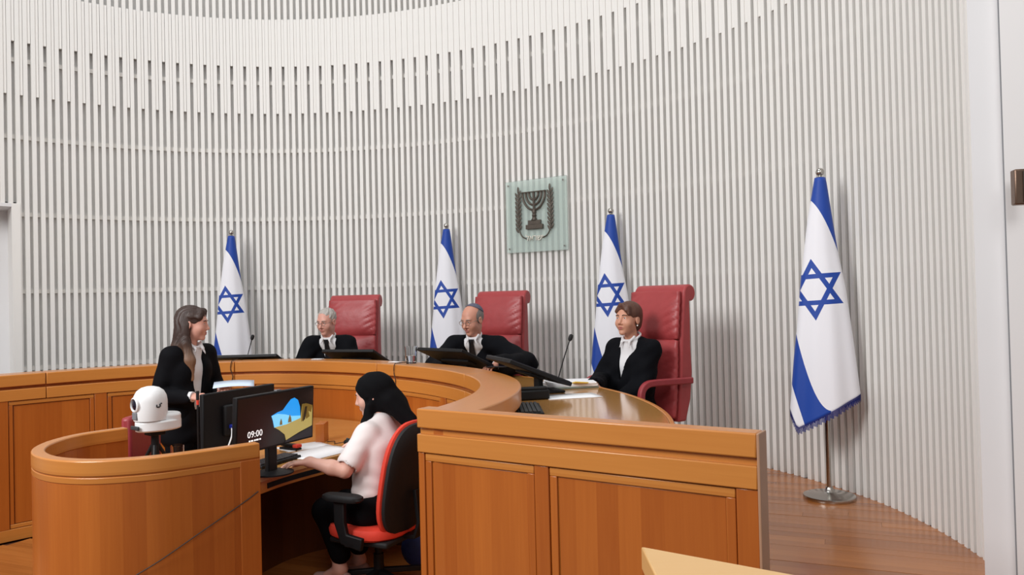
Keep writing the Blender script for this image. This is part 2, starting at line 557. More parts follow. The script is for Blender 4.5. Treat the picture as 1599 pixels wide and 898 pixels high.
for i, z in enumerate((4.222, 3.439, 2.656, 1.873, 1.09, 0.345)):
    MB().arc(C, -4, 150 if z > LINTEL else JAMB, lambda t: rw(t) + 0.047, lambda t: rw(t) + 0.078, z - 0.022, z + 0.022, 120).build('cross_rail', SLAT, wall, smooth=True)
# opening at the far left
wl = struct(MB().arc(C, JAMB - 0.6, 165, lambda t: rw(t) + 0.42, lambda t: rw(t) + 0.5, 0.0, LINTEL + 0.3, 24)
            .build('wall_left', PLASTER, smooth=True), 'smooth pale wall inside the doorway recess')
struct(MB().arc(C, JAMB + 0.3, 160, lambda t: rw(t) - 0.004, lambda t: rw(t) + 0.45, LINTEL - 0.035, LINTEL, 20).build('trim_1', PLASTER), 'pale lintel over the doorway recess')
struct(MB().arc(C, JAMB - 0.25, JAMB + 0.72, lambda t: rw(t) - 0.006, lambda t: rw(t) + 0.45, DAIS, LINTEL, 3).build('trim_2', SLAT), 'white jamb board at the edge of the slats')
# right hand side: white return wall, door leaf and its latch


def rayp(k, y): return (k * y, y)


wr = struct(MB().prism([rayp(.5905, 3.55), rayp(.5905, 4.05), (2.62, 4.2), rayp(.631, 3.98), rayp(.631, 3.5)][::-1], 0.0, 5.7)
            .build('wall_right', PLASTER), 'plain white pillar at the end of the slatted wall')
d1 = struct(MB().prism([rayp(.6318, 3.46), rayp(.6318, 3.95), (2.75, 4.0), (2.75, 3.25)][::-1], 0.0, 5.7).build('door_1', DOORP), 'white door edge beside the pillar')
struct(MB().prism([rayp(.6300, 3.497), rayp(.6300, 3.52), rayp(.6345, 3.50), rayp(.6345, 3.478)][::-1], 0.0, 5.7).build('trim_3', FRAME_CH), 'thin grey shadow joint between pillar and door')
lt = MB().box((0, 0, 0), (0.058, 0.05, 0.152)).build('door_latch', BRASSY, d1, bevel=0.006, loc=(2.185, 3.355, 2.105))
lt.rotation_euler = (0, 0, R(-12)); lt['label'] = 'brown metal latch box'
MB().box((0.012, -0.028, 0.0), (0.022, 0.01, 0.13)).build('latch_plate', STEEL_D, lt)

# ================================================================== JUDGES' BENCH
ZB = 1.212
bench = tag(empty('judges_bench', (C[0], C[1], 0)), 'long curved honey-coloured wooden judges bench with panelled front', 'bench')
OFF = (-C[0], -C[1], 0)


def bp(mb, name, m, bevel=0.0, smooth=True, parent=bench):
    o = mb.build(name, m, parent, smooth=smooth, bevel=bevel); o.location = OFF
    return o


joints = [-25, 20.5, 56, 92.4, 128, 165]
for a, e in zip(joints[:-1], joints[1:]):
    n = int((e - a) / 1.6)
    ga = 0.06
    o = bp(MB().arc(C, a + ga, e - ga, lambda t: rb(t), lambda t: rb(t) + 0.225, ZB - 0.09, ZB - 0.002, n), 'cap_board', WOOD_H, bevel=0.006)
    bp(MB().arc(C, a + ga, e - ga, lambda t: rb(t), lambda t: rb(t) + 0.05, 1.018, 1.101, n), 'frieze_board', WOOD_H, bevel=0.004)
bp(MB().arc(C, -25, 165, lambda t: rb(t) + 0.03, lambda t: rb(t) + 0.085, 0.0, ZB - 0.085, 110), 'core', WOOD_V)
bp(MB().arc(C, -25, 165, lambda t: rb(t) + 0.004, lambda t: rb(t) + 0.04, 0.0, 0.085, 110), 'plinth', WOOD_H, bevel=0.003)
stiles = [-23.5, 3.2, 31.8, 60.6, 89.4, 118, 136, 160]
hw = 1.15
for i, s in enumerate(stiles):
    bp(MB().arc(C, s - hw, s + hw, lambda t: rb(t) + 0.004, lambda t: rb(t) + 0.045, 0.085, 1.018, 3), 'stile', WOOD_V, bevel=0.003)
for a, e in zip(stiles[:-1], stiles[1:]):
    a += hw + 0.1; e -= hw + 0.1; n = max(4, int((e - a) / 1.6))
    # moulding frame (four strips) and the field panel
    f0 = lambda t: rb(t) + 0.010
    f1 = lambda t: rb(t) + 0.045
    w = 0.028; da = math.degrees(w / 2.1)
    bp(MB().arc(C, a, e, f0, f1, 1.014 - w, 1.014, n), 'moulding', WOOD_H, bevel=0.003)
    bp(MB().arc(C, a, e, f0, f1, 0.089, 0.089 + w, n), 'moulding', WOOD_H, bevel=0.003)
    bp(MB().arc(C, a, a + da, f0, f1, 0.089 + w, 1.014 - w, 2), 'moulding', WOOD_V, bevel=0.003)
    bp(MB().arc(C, e - da, e, f0, f1, 0.089 + w, 1.014 - w, 2), 'moulding', WOOD_V, bevel=0.003)
    bp(MB().arc(C, a + da + .12, e - da - .12, lambda t: rb(t) + 0.018, f1, 0.089 + w + .004, 1.014 - w - .004, n), 'panel', WOOD_V, bevel=0.002)

# the continuous worktop behind the cap
WT = 1.06
te = -25.0
while True:
    x, y = pol(te, rb(te) + 0.97)
    if (x - PA[0]) * PN[0] + (y - PA[1]) * PN[1] < 0.10 or te < -45: break
    te -= 0.2
ins = [pol(a, rb(a) + 0.09) for a in np.linspace(-24.6, 165, 120)]
ous = [pol(a, rb(a) + 0.97) for a in np.linspace(te, 165, 120)]
wt = tag(empty('curved_worktop', (C[0], C[1], DAIS)), 'polished curved tabletop the judges sit behind', 'tabletop')
wo = strip_solid(ins, ous, WT - 0.035, WT).build('top_board', WOOD_TOP, wt, smooth=True, bevel=0.004); wo.location = (-C[0], -C[1], -DAIS)
ei = [pol(a, rb(a) + 0.972) for a in np.linspace(te, 165, 120)]; eo = [pol(a, rb(a) + 0.995) for a in np.linspace(te, 165, 120)]
wo = strip_solid(ei, eo, WT - 0.045, WT + 0.001).build('edging', WOOD_H, wt, smooth=True, bevel=0.004); wo.location = (-C[0], -C[1], -DAIS)
for a in (-16, 12, 34, 60, 88, 118, 145):
    sp = [pol(a + d, q) for d, q in ((-.5, rb(a) + .1), (.5, rb(a) + .1), (.4, rb(a) + .8), (-.4, rb(a) + .8))]
    wo = MB().prism(sp, DAIS, WT - 0.036).build('support_board', WOOD_V, wt); wo.location = (-C[0], -C[1], -DAIS)

# ================================================================== STRAIGHT PARTITION
part = tag(empty('wooden_partition', (PA[0], PA[1], 0), math.atan2(PD[1], PD[0])), 'straight panelled wooden partition closing the right end of the bench', 'partition')
Lp = _pl
MB().box((Lp / 2, 0.042, ZB - 0.042), (Lp, 0.084, 0.084)).build('cap_board', WOOD_H, part, bevel=0.006)
MB().box((Lp / 2, 0.045, 0.56), (Lp - 0.01, 0.05, 1.128 - 0.0)).build('core', WOOD_H, part)
MB().box((Lp / 2, 0.03, 1.0625), (Lp, 0.06, 0.079)).build('frieze_board', WOOD_H, part, bevel=0.004)
MB().box((Lp / 2, 0.03, 0.05), (Lp, 0.058, 0.1)).build('plinth', WOOD_H, part, bevel=0.003)
for x0, x1 in ((0.0, 0.032), (0.594, 0.658), (Lp - 0.075, Lp)):
    MB().box(((x0 + x1) / 2, 0.032, 0.561), (x1 - x0, 0.05, 0.921)).build('stile', WOOD_V, part, bevel=0.003)
for x0, x1 in ((0.036, 0.590), (0.662, Lp - 0.079)):
    w = 0.032; za, zb = 0.105, 1.018
    MB().box(((x0 + x1) / 2, 0.036, zb - w / 2), (x1 - x0, 0.05, w)).build('moulding', WOOD_H, part, bevel=0.003)
    MB().box(((x0 + x1) / 2, 0.036, za + w / 2), (x1 - x0, 0.05, w)).build('moulding', WOOD_H, part, bevel=0.003)
    for xx in (x0 + w / 2, x1 - w / 2):
        MB().box((xx, 0.036, (za + zb) / 2), (w, 0.05, zb - za - 2 * w)).build('moulding', WOOD_V, part, bevel=0.003)
    MB().box(((x0 + x1) / 2, 0.044, (za + zb) / 2), (x1 - x0 - 2 * w - .006, 0.05, zb - za - 2 * w - .006)).build('panel', WOOD_V, part, bevel=0.002)
eb = MB().box((Lp + 0.005, 0.044, ZB / 2), (0.010, 0.088, ZB - 0.001)).build('end_board', WOOD_END, part, bevel=0.003)
eb['label'] = 'greyish worn end board'

# ---- pale rail in the very foreground
fr = tag(empty('foreground_rail', (0.26, 1.67, 0)), 'pale wooden rail corner cut off by the bottom edge of the photo', 'rail')
ft = [(0.26, 1.67), (0.255, 1.18), (1.25, 0.55), (1.45, 0.80)]
fo = MB().prism([(x - .26, y - 1.67) for x, y in ft], 1.10, 1.15).build('top_board', WOOD_PALE, fr, bevel=0.004)
ft2 = [(0.275, 1.64), (0.27, 1.21), (1.25, 0.59), (1.42, 0.80)]
MB().prism([(x - .26, y - 1.67) for x, y in ft2], 0.0, 1.10).build('body', WOOD_V, fr)

# ================================================================== CURVED SCREEN (nearest, left)


def catmull(pts, n=10):
    P = [np.array(p, float) for p in pts]; P = [2 * P[0] - P[1]] + P + [2 * P[-1] - P[-2]]
    out = []
    for i in range(1, len(P) - 2):
        for j in range(n):
            s = j / n; a, b, c, d = P[i - 1], P[i], P[i + 1], P[i + 2]
            out.append(0.5 * ((2 * b) + (-a + c) * s + (2 * a - 5 * b + 4 * c - d) * s * s + (-a + 3 * b - 3 * c + d) * s ** 3))
    out.append(P[-2])
    return np.array(out)


def offset(path, d):
    g = np.gradient(path, axis=0); g /= np.linalg.norm(g, axis=1)[:, None]
    nrm = np.stack([-g[:, 1], g[:, 0]], 1)
    return path + nrm * d


scr_pts = [(-1.165, 3.585), (-1.35, 3.425), (-1.53, 3.300), (-1.74, 3.250), (-1.93, 3.295), (-2.085, 3.41), (-2.195, 3.57), (-2.245, 3.77), (-2.215, 3.98), (-2.075, 4.165)]
scr = catmull(scr_pts, 8)
ZS = 1.052
SO = (-1.7, 3.3)
screen = tag(empty('curved_screen', (SO[0], SO[1], 0)), 'low rounded wooden enclosure in front of the white camera', 'screen')


def sp_(d0, d1, z0, z1, name, m, a=0, b=None, bevel=0.003):
    path = scr[a:b]
    pi_ = offset(scr, d0)[a:b]; po = offset(scr, d1)[a:b]
    o = strip_solid([tuple(p) for p in po], [tuple(p) for p in pi_], z0, z1).build(name, m, screen, smooth=True, bevel=bevel)
    o.location = (-SO[0], -SO[1], 0)
    return o


# the path runs right -> left, so offsets < 0 lie inside
sp_(-0.052, -0.004, 0.0, ZS - 0.01, 'core', WOOD_V, bevel=0)
sp_(-0.056, 0.0, ZS - 0.068, ZS, 'cap_board', WOOD_H, bevel=0.006)
sp_(-0.03, -0.001, ZS - 0.098, ZS - 0.071, 'moulding', WOOD_H)
sp_(-0.03, 0.0, 0.0, ZS - 0.071, 'stile', WOOD_V, 0, 4)
sp_(-0.03, -0.002, 0.12, ZS - 0.101, 'panel', WOOD_V, 4, None, bevel=0)
sp_(-0.03, -0.0005, 0.0, 0.118, 'plinth', WOOD_H, 4, None)

# thin cable running down the outside of the screen
cp = [(-1.172, 3.572, 0.835), (-1.22, 3.528, 0.80), (-1.36, 3.40, 0.71), (-1.50, 3.305, 0.62), (-1.62, 3.262, 0.55), (-1.70, 3.24, 0.47), (-1.80, 3.238, 0.36), (-1.9, 3.255, 0.1), (-1.92, 3.255, 0.006)]
tag(MB().tube([tuple(p) for p in catmull(cp, 6)], 0.0026, 6).build('cable', CABLE, smooth=True), 'thin dark cable sloping down the rounded wooden enclosure', 'cable')

# counter inside the screen
ct = tag(empty('counter', (-1.75, 3.85, 0)), 'small wooden counter inside the rounded enclosure', 'counter')
MB().prism([(x + 1.75, y - 3.85) for x, y in [(-1.32, 3.56), (-1.45, 3.80), (-1.5, 4.15), (-1.95, 4.12), (-2.10, 3.95), (-2.13, 3.72), (-2.0, 3.46), (-1.85, 3.38), (-1.55, 3.40)]][::-1], 0.80, 0.83).build('top_board', WOOD_H, ct, bevel=0.004)
for x, y in ((-1.55, 3.62), (-1.80, 4.06), (-2.0, 3.9), (-1.9, 3.55)):
    MB().box((x + 1.75, y - 3.85, 0.40), (0.05, 0.05, 0.80)).build('leg', WOOD_V, ct)

# ================================================================== CLERK'S DESK
DZ = 0.75
WOOD_SHADE = wood('underdesk_shade_wood', (70, 36, 18), (98, 54, 28), True)  # veneer darkened to paint in the shade under the desk
desk = tag(empty('clerk_desk', (-1.4, 4.8, 0)), 'wooden clerk desk inside the bench with papers and computer', 'desk')
dfront = catmull([(-1.47, 3.98), (-1.375, 4.27), (-1.285, 4.49), (-1.14, 4.73), (-0.98, 4.95), (-0.74, 5.14), (-0.48, 5.20)], 5)
dpoly = [tuple(p) for p in dfront] + [pol(a, rb(a) - 0.012) for a in np.linspace(31, 84, 22)] + [(-1.98, 5.85), (-1.98, 5.0), (-1.72, 4.30), (-1.62, 4.0)]
o = MB().prism([(x + 1.4, y - 4.8) for x, y in dpoly], DZ - 0.03, DZ).build('top_board', WOOD_TOP, desk, bevel=0.003)
ff = offset(dfront, 0.012)
o = strip_solid([tuple(p) for p in ff], [tuple(p) for p in offset(dfront, 0.03)], 0.655, DZ - 0.03).build('apron', WOOD_H, desk, smooth=True); o.location = (1.4, -4.8, 0)
o = strip_solid([tuple(p) for p in offset(dfront, 0.008)[6:20]], [tuple(p) for p in offset(dfront, 0.02)[6:20]], 0.672, 0.700).build('keyboard_tray', BLACK, desk, smooth=True); o.location = (1.4, -4.8, 0)
o['label'] = 'dark keyboard tray slot'
mp_ = catmull([(-1.56, 4.0), (-1.66, 4.6), (-1.5, 5.2), (-1.1, 5.5), (-0.66, 5.38)], 6)
o = strip_solid([tuple(p) for p in mp_], [tuple(p) for p in offset(mp_, 0.025)], 0.0, DZ - 0.03).build('modesty_panel', WOOD_SHADE, desk, smooth=True); o.location = (1.4, -4.8, 0)
o = MB().box((0, 0, 0), (0.03, 0.32, 0.72)).build('side_board', WOOD_V, desk); o.location = (-1.5 + 1.4, 4.12 - 4.8, 0.36)
o = MB().box((-1.31 + 1.4, 5.33 - 4.8, DZ + 0.062), (0.06, 0.12, 0.124)).build('wooden_upstand', WOOD_V, desk, bevel=0.003)
# ================================================================== FLAGS
BLUE_RGB = srgb(8, 64, 160)


def flag_material():
    m, nt, b = nodes_of('flag_cloth')
    L = nt.links.new
    tc = nt.nodes.new('ShaderNodeTexCoord'); sx = nt.nodes.new('ShaderNodeSeparateXYZ')
    L(tc.outputs['Object'], sx.inputs[0])
    X, Z = sx.outputs[0], sx.outputs[2]

    def M(op, a, bb=0.0, c=None):
        q = nt.nodes.new('ShaderNodeMath'); q.operation = op
        for i, v in enumerate((a, bb, c)):
            if v is None: continue
            if isinstance(v, (int, float)): q.inputs[i].default_value = v
            else: L(v, q.inputs[i])
        return q.outputs[0]
    # upper blue band: z > f(x)
    f = M('ADD', M('MULTIPLY', M('ADD', X, 0.06), -1.74), 1.987)
    f = M('ADD', f, M('MULTIPLY', M('MULTIPLY', M('ADD', X, 0.06), M('SUBTRACT', X, 0.03)), -7.2))
    top = M('GREATER_THAN', Z, f)
    # lower blue band
    g = M('ADD', M('MULTIPLY', M('ADD', X, 0.172), -3.69), 1.066)
    g = M('ADD', g, M('MULTIPLY', M('MULTIPLY', M('ADD', X, 0.172), M('ADD', X, 0.087)), 11.9))
    l = M('ADD', M('MULTIPLY', M('ADD', X, 0.2), -3.5), 0.705)
    bot = M('MULTIPLY', M('MULTIPLY', M('LESS_THAN', Z, g), M('GREATER_THAN', Z, l)), M('LESS_THAN', X, 0.025))
    # six pointed star: outlines of two triangles
    cx, cz, ir, wd = -0.062, 1.393, 0.103, 0.031
    px = M('SUBTRACT', X, cx); pz = M('SUBTRACT', Z, cz)
    ta = R(-3.0)
    px2 = M('SUBTRACT', M('MULTIPLY', px, math.cos(ta)), M('MULTIPLY', pz, math.sin(ta)))
    pz2 = M('ADD', M('MULTIPLY', px, math.sin(ta)), M('MULTIPLY', pz, math.cos(ta)))

    def tri(sgn):
        d1 = M('MULTIPLY', pz2, -sgn)
        h = M('MULTIPLY', pz2, 0.5 * sgn)
        d2 = M('ADD', M('MULTIPLY', M('ABSOLUTE', px2), 0.8660254), h)
        d = M('MAXIMUM', d1, d2)
        return M('MULTIPLY', M('LESS_THAN', d, ir), M('GREATER_THAN', d, ir - wd))
    star = M('MAXIMUM', tri(1), tri(-1))
    fac = M('MAXIMUM', M('MAXIMUM', top, bot), star)
    mix = nt.nodes.new('ShaderNodeMix'); mix.data_type = 'RGBA'
    mix.inputs[6].default_value = srgb(238, 238, 244); mix.inputs[7].default_value = BLUE_RGB
    L(fac, mix.inputs[0]); L(mix.outputs[2], b.inputs['Base Color'])
    b.inputs['Roughness'].default_value = 0.55
    b.inputs['Sheen Weight'].default_value = 0.1
    return m


FLAGM = flag_material()


def flag_cloth_mesh():
    lz = [2.14, 2.107, 1.85, 1.4835, 1.18, .925, .58, .44]; lx = [-.036, -.042, -.089, -.138, -.169, -.2, -.233, -.250]
    rz = [2.14, 2.107, 1.83, 1.634, 1.4, 1.05, .69, .44]; rx = [.034, .040, .073, .098, .138, .176, .21, .235]
    xl = lambda z: float(np.interp(z, lz[::-1], lx[::-1])); xr = lambda z: float(np.interp(z, rz[::-1], rx[::-1]))

    def zbot(x):       # slanting hem, tip at left
        return float(np.interp(x, [-.25, -.233, -.186, .21, .24], [.60, .58, .46, .69, .70]))
    n, rows = 56, 60
    mb = MB(); b = 0
    for i in range(rows + 1):
        s = i / rows
        for j in range(n):
            a = 2 * math.pi * j / n
            # front is -y ; parametrise with the hem cut per column
            z_try = 2.14
            u = math.cos(a)      # -1 left .. 1 right
            zb = 0.58
            for _ in range(6):
                xm = (xl(zb) + xr(zb)) / 2; hw_ = (xr(zb) - xl(zb)) / 2
                zb = zbot(xm + hw_ * u)
            z = 2.14 + (zb - 2.14) * s
            xm = (xl(z) + xr(z)) / 2; hw_ = (xr(z) - xl(z)) / 2
            fold = 1 + 0.16 * s * math.sin(4 * a + 1.0) + 0.05 * s * math.sin(9 * a)
            dep = (0.03 + 0.36 * hw_) * fold
            y = math.sin(a) * dep - 0.012
            mb.v.append((xm + hw_ * u, y, z))
    for i in range(rows):
        for j in range(n):
            j2 = (j + 1) % n
            mb.face((i * n + j, i * n + j2, (i + 1) * n + j2, (i + 1) * n + j))
    return mb, n, rows


flag_mb, fn, frows = flag_cloth_mesh()
fm = tag(empty('standing_flag', (0, 0, 0)), '', 'flag')
clo = flag_mb.build('flag_cloth', FLAGM, fm, smooth=True)
sol = clo.modifiers.new('thickness', 'SOLIDIFY'); sol.thickness = 0.003
last = flag_mb.v[-fn:]
fb = MB()
for j in range(fn):
    p, q = last[j], last[(j + 1) % fn]
    for k in range(3):
        a = k / 3; e = (k + 0.72) / 3
        pa = [p[i] + (q[i] - p[i]) * a for i in range(3)]; pe = [p[i] + (q[i] - p[i]) * e for i in range(3)]
        b = len(fb.v); ln = 0.028 + 0.006 * ((j * 3 + k) % 3)
        fb.v += [(pa[0], pa[1] - .002, pa[2] + .012), (pe[0], pe[1] - .002, pe[2] + .012), (pe[0], pe[1] - .002, pe[2] - ln), (pa[0], pa[1] - .002, pa[2] - ln),
                 (pa[0], pa[1] + .002, pa[2] + .012), (pe[0], pe[1] + .002, pe[2] + .012), (pe[0], pe[1] + .002, pe[2] - ln), (pa[0], pa[1] + .002, pa[2] - ln)]
        for q4 in ((0, 1, 2, 3), (4, 7, 6, 5), (0, 3, 7, 4), (1, 5, 6, 2), (3, 2, 6, 7), (0, 4, 5, 1)):
            fb.face([b + x for x in q4])
fb.build('fringe', NAVY, clo)['kind'] = 'stuff'
MB().lathe([(0.001, 0.02), (0.016, 0.02), (0.016, 1.2), (0.013, 1.2), (0.013, 2.14), (0.001, 2.14)], 14).build('pole', STEEL, fm, smooth=True)
MB().lathe([(0.001, 0), (0.165, 0), (0.168, 0.008), (0.165, 0.022), (0.14, 0.03), (0.05, 0.036), (0.03, 0.05), (0.022, 0.075), (0.001, 0.075)], 40).build('base', STEEL, fm, smooth=True)
fin = MB().lathe([(0.001, 2.135), (0.026, 2.137), (0.027, 2.146), (0.012, 2.152), (0.012, 2.158)], 16)
fin.ellip((0, 0, 2.180), (0.028, 0.028, 0.028), 16, 12)
fin.build('finial', STEEL, fm, smooth=True)
flag_spots = [((2.085, 5.26), 'blue and white flag with six-pointed star on the steel stand nearest the white pillar'),
              ((0.940, 7.33), 'blue and white star flag just behind the woman judge'),
              ((-0.687, 8.40), 'blue and white star flag beside the chair of the bald judge'),
              ((-3.064, 8.60), 'blue and white star flag behind the standing woman in the blazer')]
for i, ((x, y), lab) in enumerate(flag_spots):
    o = fm if i == 0 else copy_tree(fm)
    o.location = (x, y, DAIS)
    o.rotation_euler = (0, 0, face_dir(x, y))       # front (-y) turned to the hall
    o['label'] = lab; o['group'] = 'national flags along the slatted wall'

# ================================================================== EMBLEM PLAQUE
ea = math.degrees(math.atan2(8.061 - C[1], 0.285 - C[0]))
ep = pol(ea, rw(ea) - 0.035)
emb = tag(empty('emblem_plaque', (ep[0], ep[1], 2.53), R(ea - 90)), 'square green-tinted glass plaque with bronze menorah emblem on the slats', 'emblem')
gm, gnt, gb = nodes_of('tinted_glass')
tr = gnt.nodes.new('ShaderNodeBsdfTransparent'); tr.inputs[0].default_value = srgb(250, 254, 252)
gl = gnt.nodes.new('ShaderNodeBsdfGlossy'); gl.inputs['Roughness'].default_value = 0.06
df = gnt.nodes.new('ShaderNodeBsdfDiffuse'); df.inputs[0].default_value = srgb(226, 240, 235)
m1 = gnt.nodes.new('ShaderNodeMixShader'); m1.inputs[0].default_value = 0.30
gnt.links.new(tr.outputs[0], m1.inputs[1]); gnt.links.new(df.outputs[0], m1.inputs[2])
m2 = gnt.nodes.new('ShaderNodeMixShader'); fr_ = gnt.nodes.new('ShaderNodeFresnel'); fr_.inputs[0].default_value = 1.35
gnt.links.new(fr_.outputs[0], m2.inputs[0]); gnt.links.new(m1.outputs[0], m2.inputs[1]); gnt.links.new(gl.outputs[0], m2.inputs[2])
gnt.links.new(m2.outputs[0], gnt.nodes['Material Output'].inputs[0])
MB().box((0, 0, 0), (0.735, 0.014, 0.745)).build('glass_plate', gm, emb, bevel=0.002)
for x in (-.33, .33):
    for z in (-.33, .33):
        MB().lathe([(0.001, -.03), (0.009, -.03), (0.009, .03), (0.001, .03)], 10, M=Matrix.Translation((x, 0.015, z)) @ Matrix.Rotation(R(90), 4, 'X')).build('standoff', STEEL, emb, smooth=True)


def ec(cx, cy): return ((cx - 370) / 570 * .735, (460 - cy + (cx - 370) * -.07) / 665 * .745)


def eplate(poly, y0=-0.03, y1=-0.009):
    mb = MB(); n = len(poly); b = 0
    mb.v += [(x, y0, z) for x, z in poly] + [(x, y1, z) for x, z in poly]
    for i in range(n):
        j = (i + 1) % n; mb.face((i, j, n + j, n + i))
    mb.face(list(range(n))); mb.face([2 * n - 1 - i for i in range(n)])
    return mb


mz = 0.228
men = MB()
for k, rr in enumerate((0.135, 0.095, 0.055)):
    pts = [(-0.012 + rr * math.cos(a), -0.022, mz + 1.28 * rr * math.sin(a)) for a in np.linspace(math.pi, 2 * math.pi, 22)]
    men.tube(pts, 0.0115, 8)
men.tube([(-0.012, -0.022, mz), (-0.012, -0.022, 0.03)], 0.013, 8)
men.build('menorah_arms', BRONZE, emb, smooth=True)
cups = MB()
for x in (-.135, -.095, -.055, 0, .055, .095, .135):
    cups.lathe([(0.001, -.014), (0.010, -.012), (0.0155, .010), (0.001, .012)], 10, c=(-0.012 + x, -0.022, mz + 0.004))
cups.build('menorah_cups', BRONZE, emb, smooth=True)
MB().box((-0.012, -0.022, mz + 0.013), (0.288, 0.016, 0.010)).build('menorah_top_bar', BRONZE, emb)
MB().lathe([(0.001, .06), (0.016, .058), (0.024, .035), (0.017, .015), (0.024, -.002), (0.018, -.02), (0.034, -.05), (0.001, -.05)], 14, c=(-0.012, -0.02, 0.0)).build('menorah_stem', BRONZE, emb, smooth=True)
MB().box((-0.008, -0.022, -0.073), (0.150, 0.024, 0.046)).build('menorah_base', BRONZE, emb, bevel=0.003)
MB().box((-0.008, -0.024, -0.118), (0.202, 0.028, 0.046)).build('menorah_base', BRONZE, emb, bevel=0.003)
for sgn in (-1, 1):
    st = [(-0.015 + sgn * 0.10, -0.02, -0.235), (-0.012 + sgn * 0.155, -0.02, -0.205), (-0.01 + sgn * 0.188, -0.02, -0.13), (-0.01 + sgn * 0.195, -0.02, 0.02), (-0.01 + sgn * 0.190, -0.02, 0.24)]
    stp = [tuple(p) for p in catmull(st, 6)]
    MB().tube(stp, 0.007, 8).build('olive_stem', BRONZE, emb, smooth=True)
    for i in range(9):
        z = -0.14 + i * 0.045
        x0 = -0.01 + sgn * 0.193
        for s2 in (-1, 1):
            M_ = Matrix.Translation((x0 + s2 * 0.019, -0.022, z + (0.018 if s2 > 0 else 0))) @ Matrix.Rotation(R(30 * s2), 4, 'Y')
            MB().ellip((0, 0, 0), (0.0115, 0.006, 0.033), 8, 6, M=M_).build('leaf', BRONZE, emb, smooth=True)
    MB().ellip((-0.01 + sgn * 0.190, -0.022, 0.272), (0.012, 0.006, 0.036), 8, 6).build('leaf', BRONZE, emb, smooth=True)
LETTER = mat('pale_metal_letters', (226, 222, 210), 0.5)
tm = text_mesh('\u05dc\u05d0\u05e8\u05e9\u05d9', 0.082, 0.006); tm.materials.append(LETTER)
o = link('lettering', tm, emb); o.location = (-0.012, -0.018, -0.232); o.rotation_euler = (R(90), 0, 0)
o['label'] = 'small pale Hebrew letters'

# ================================================================== JUDGE CHAIRS (tall red leather)


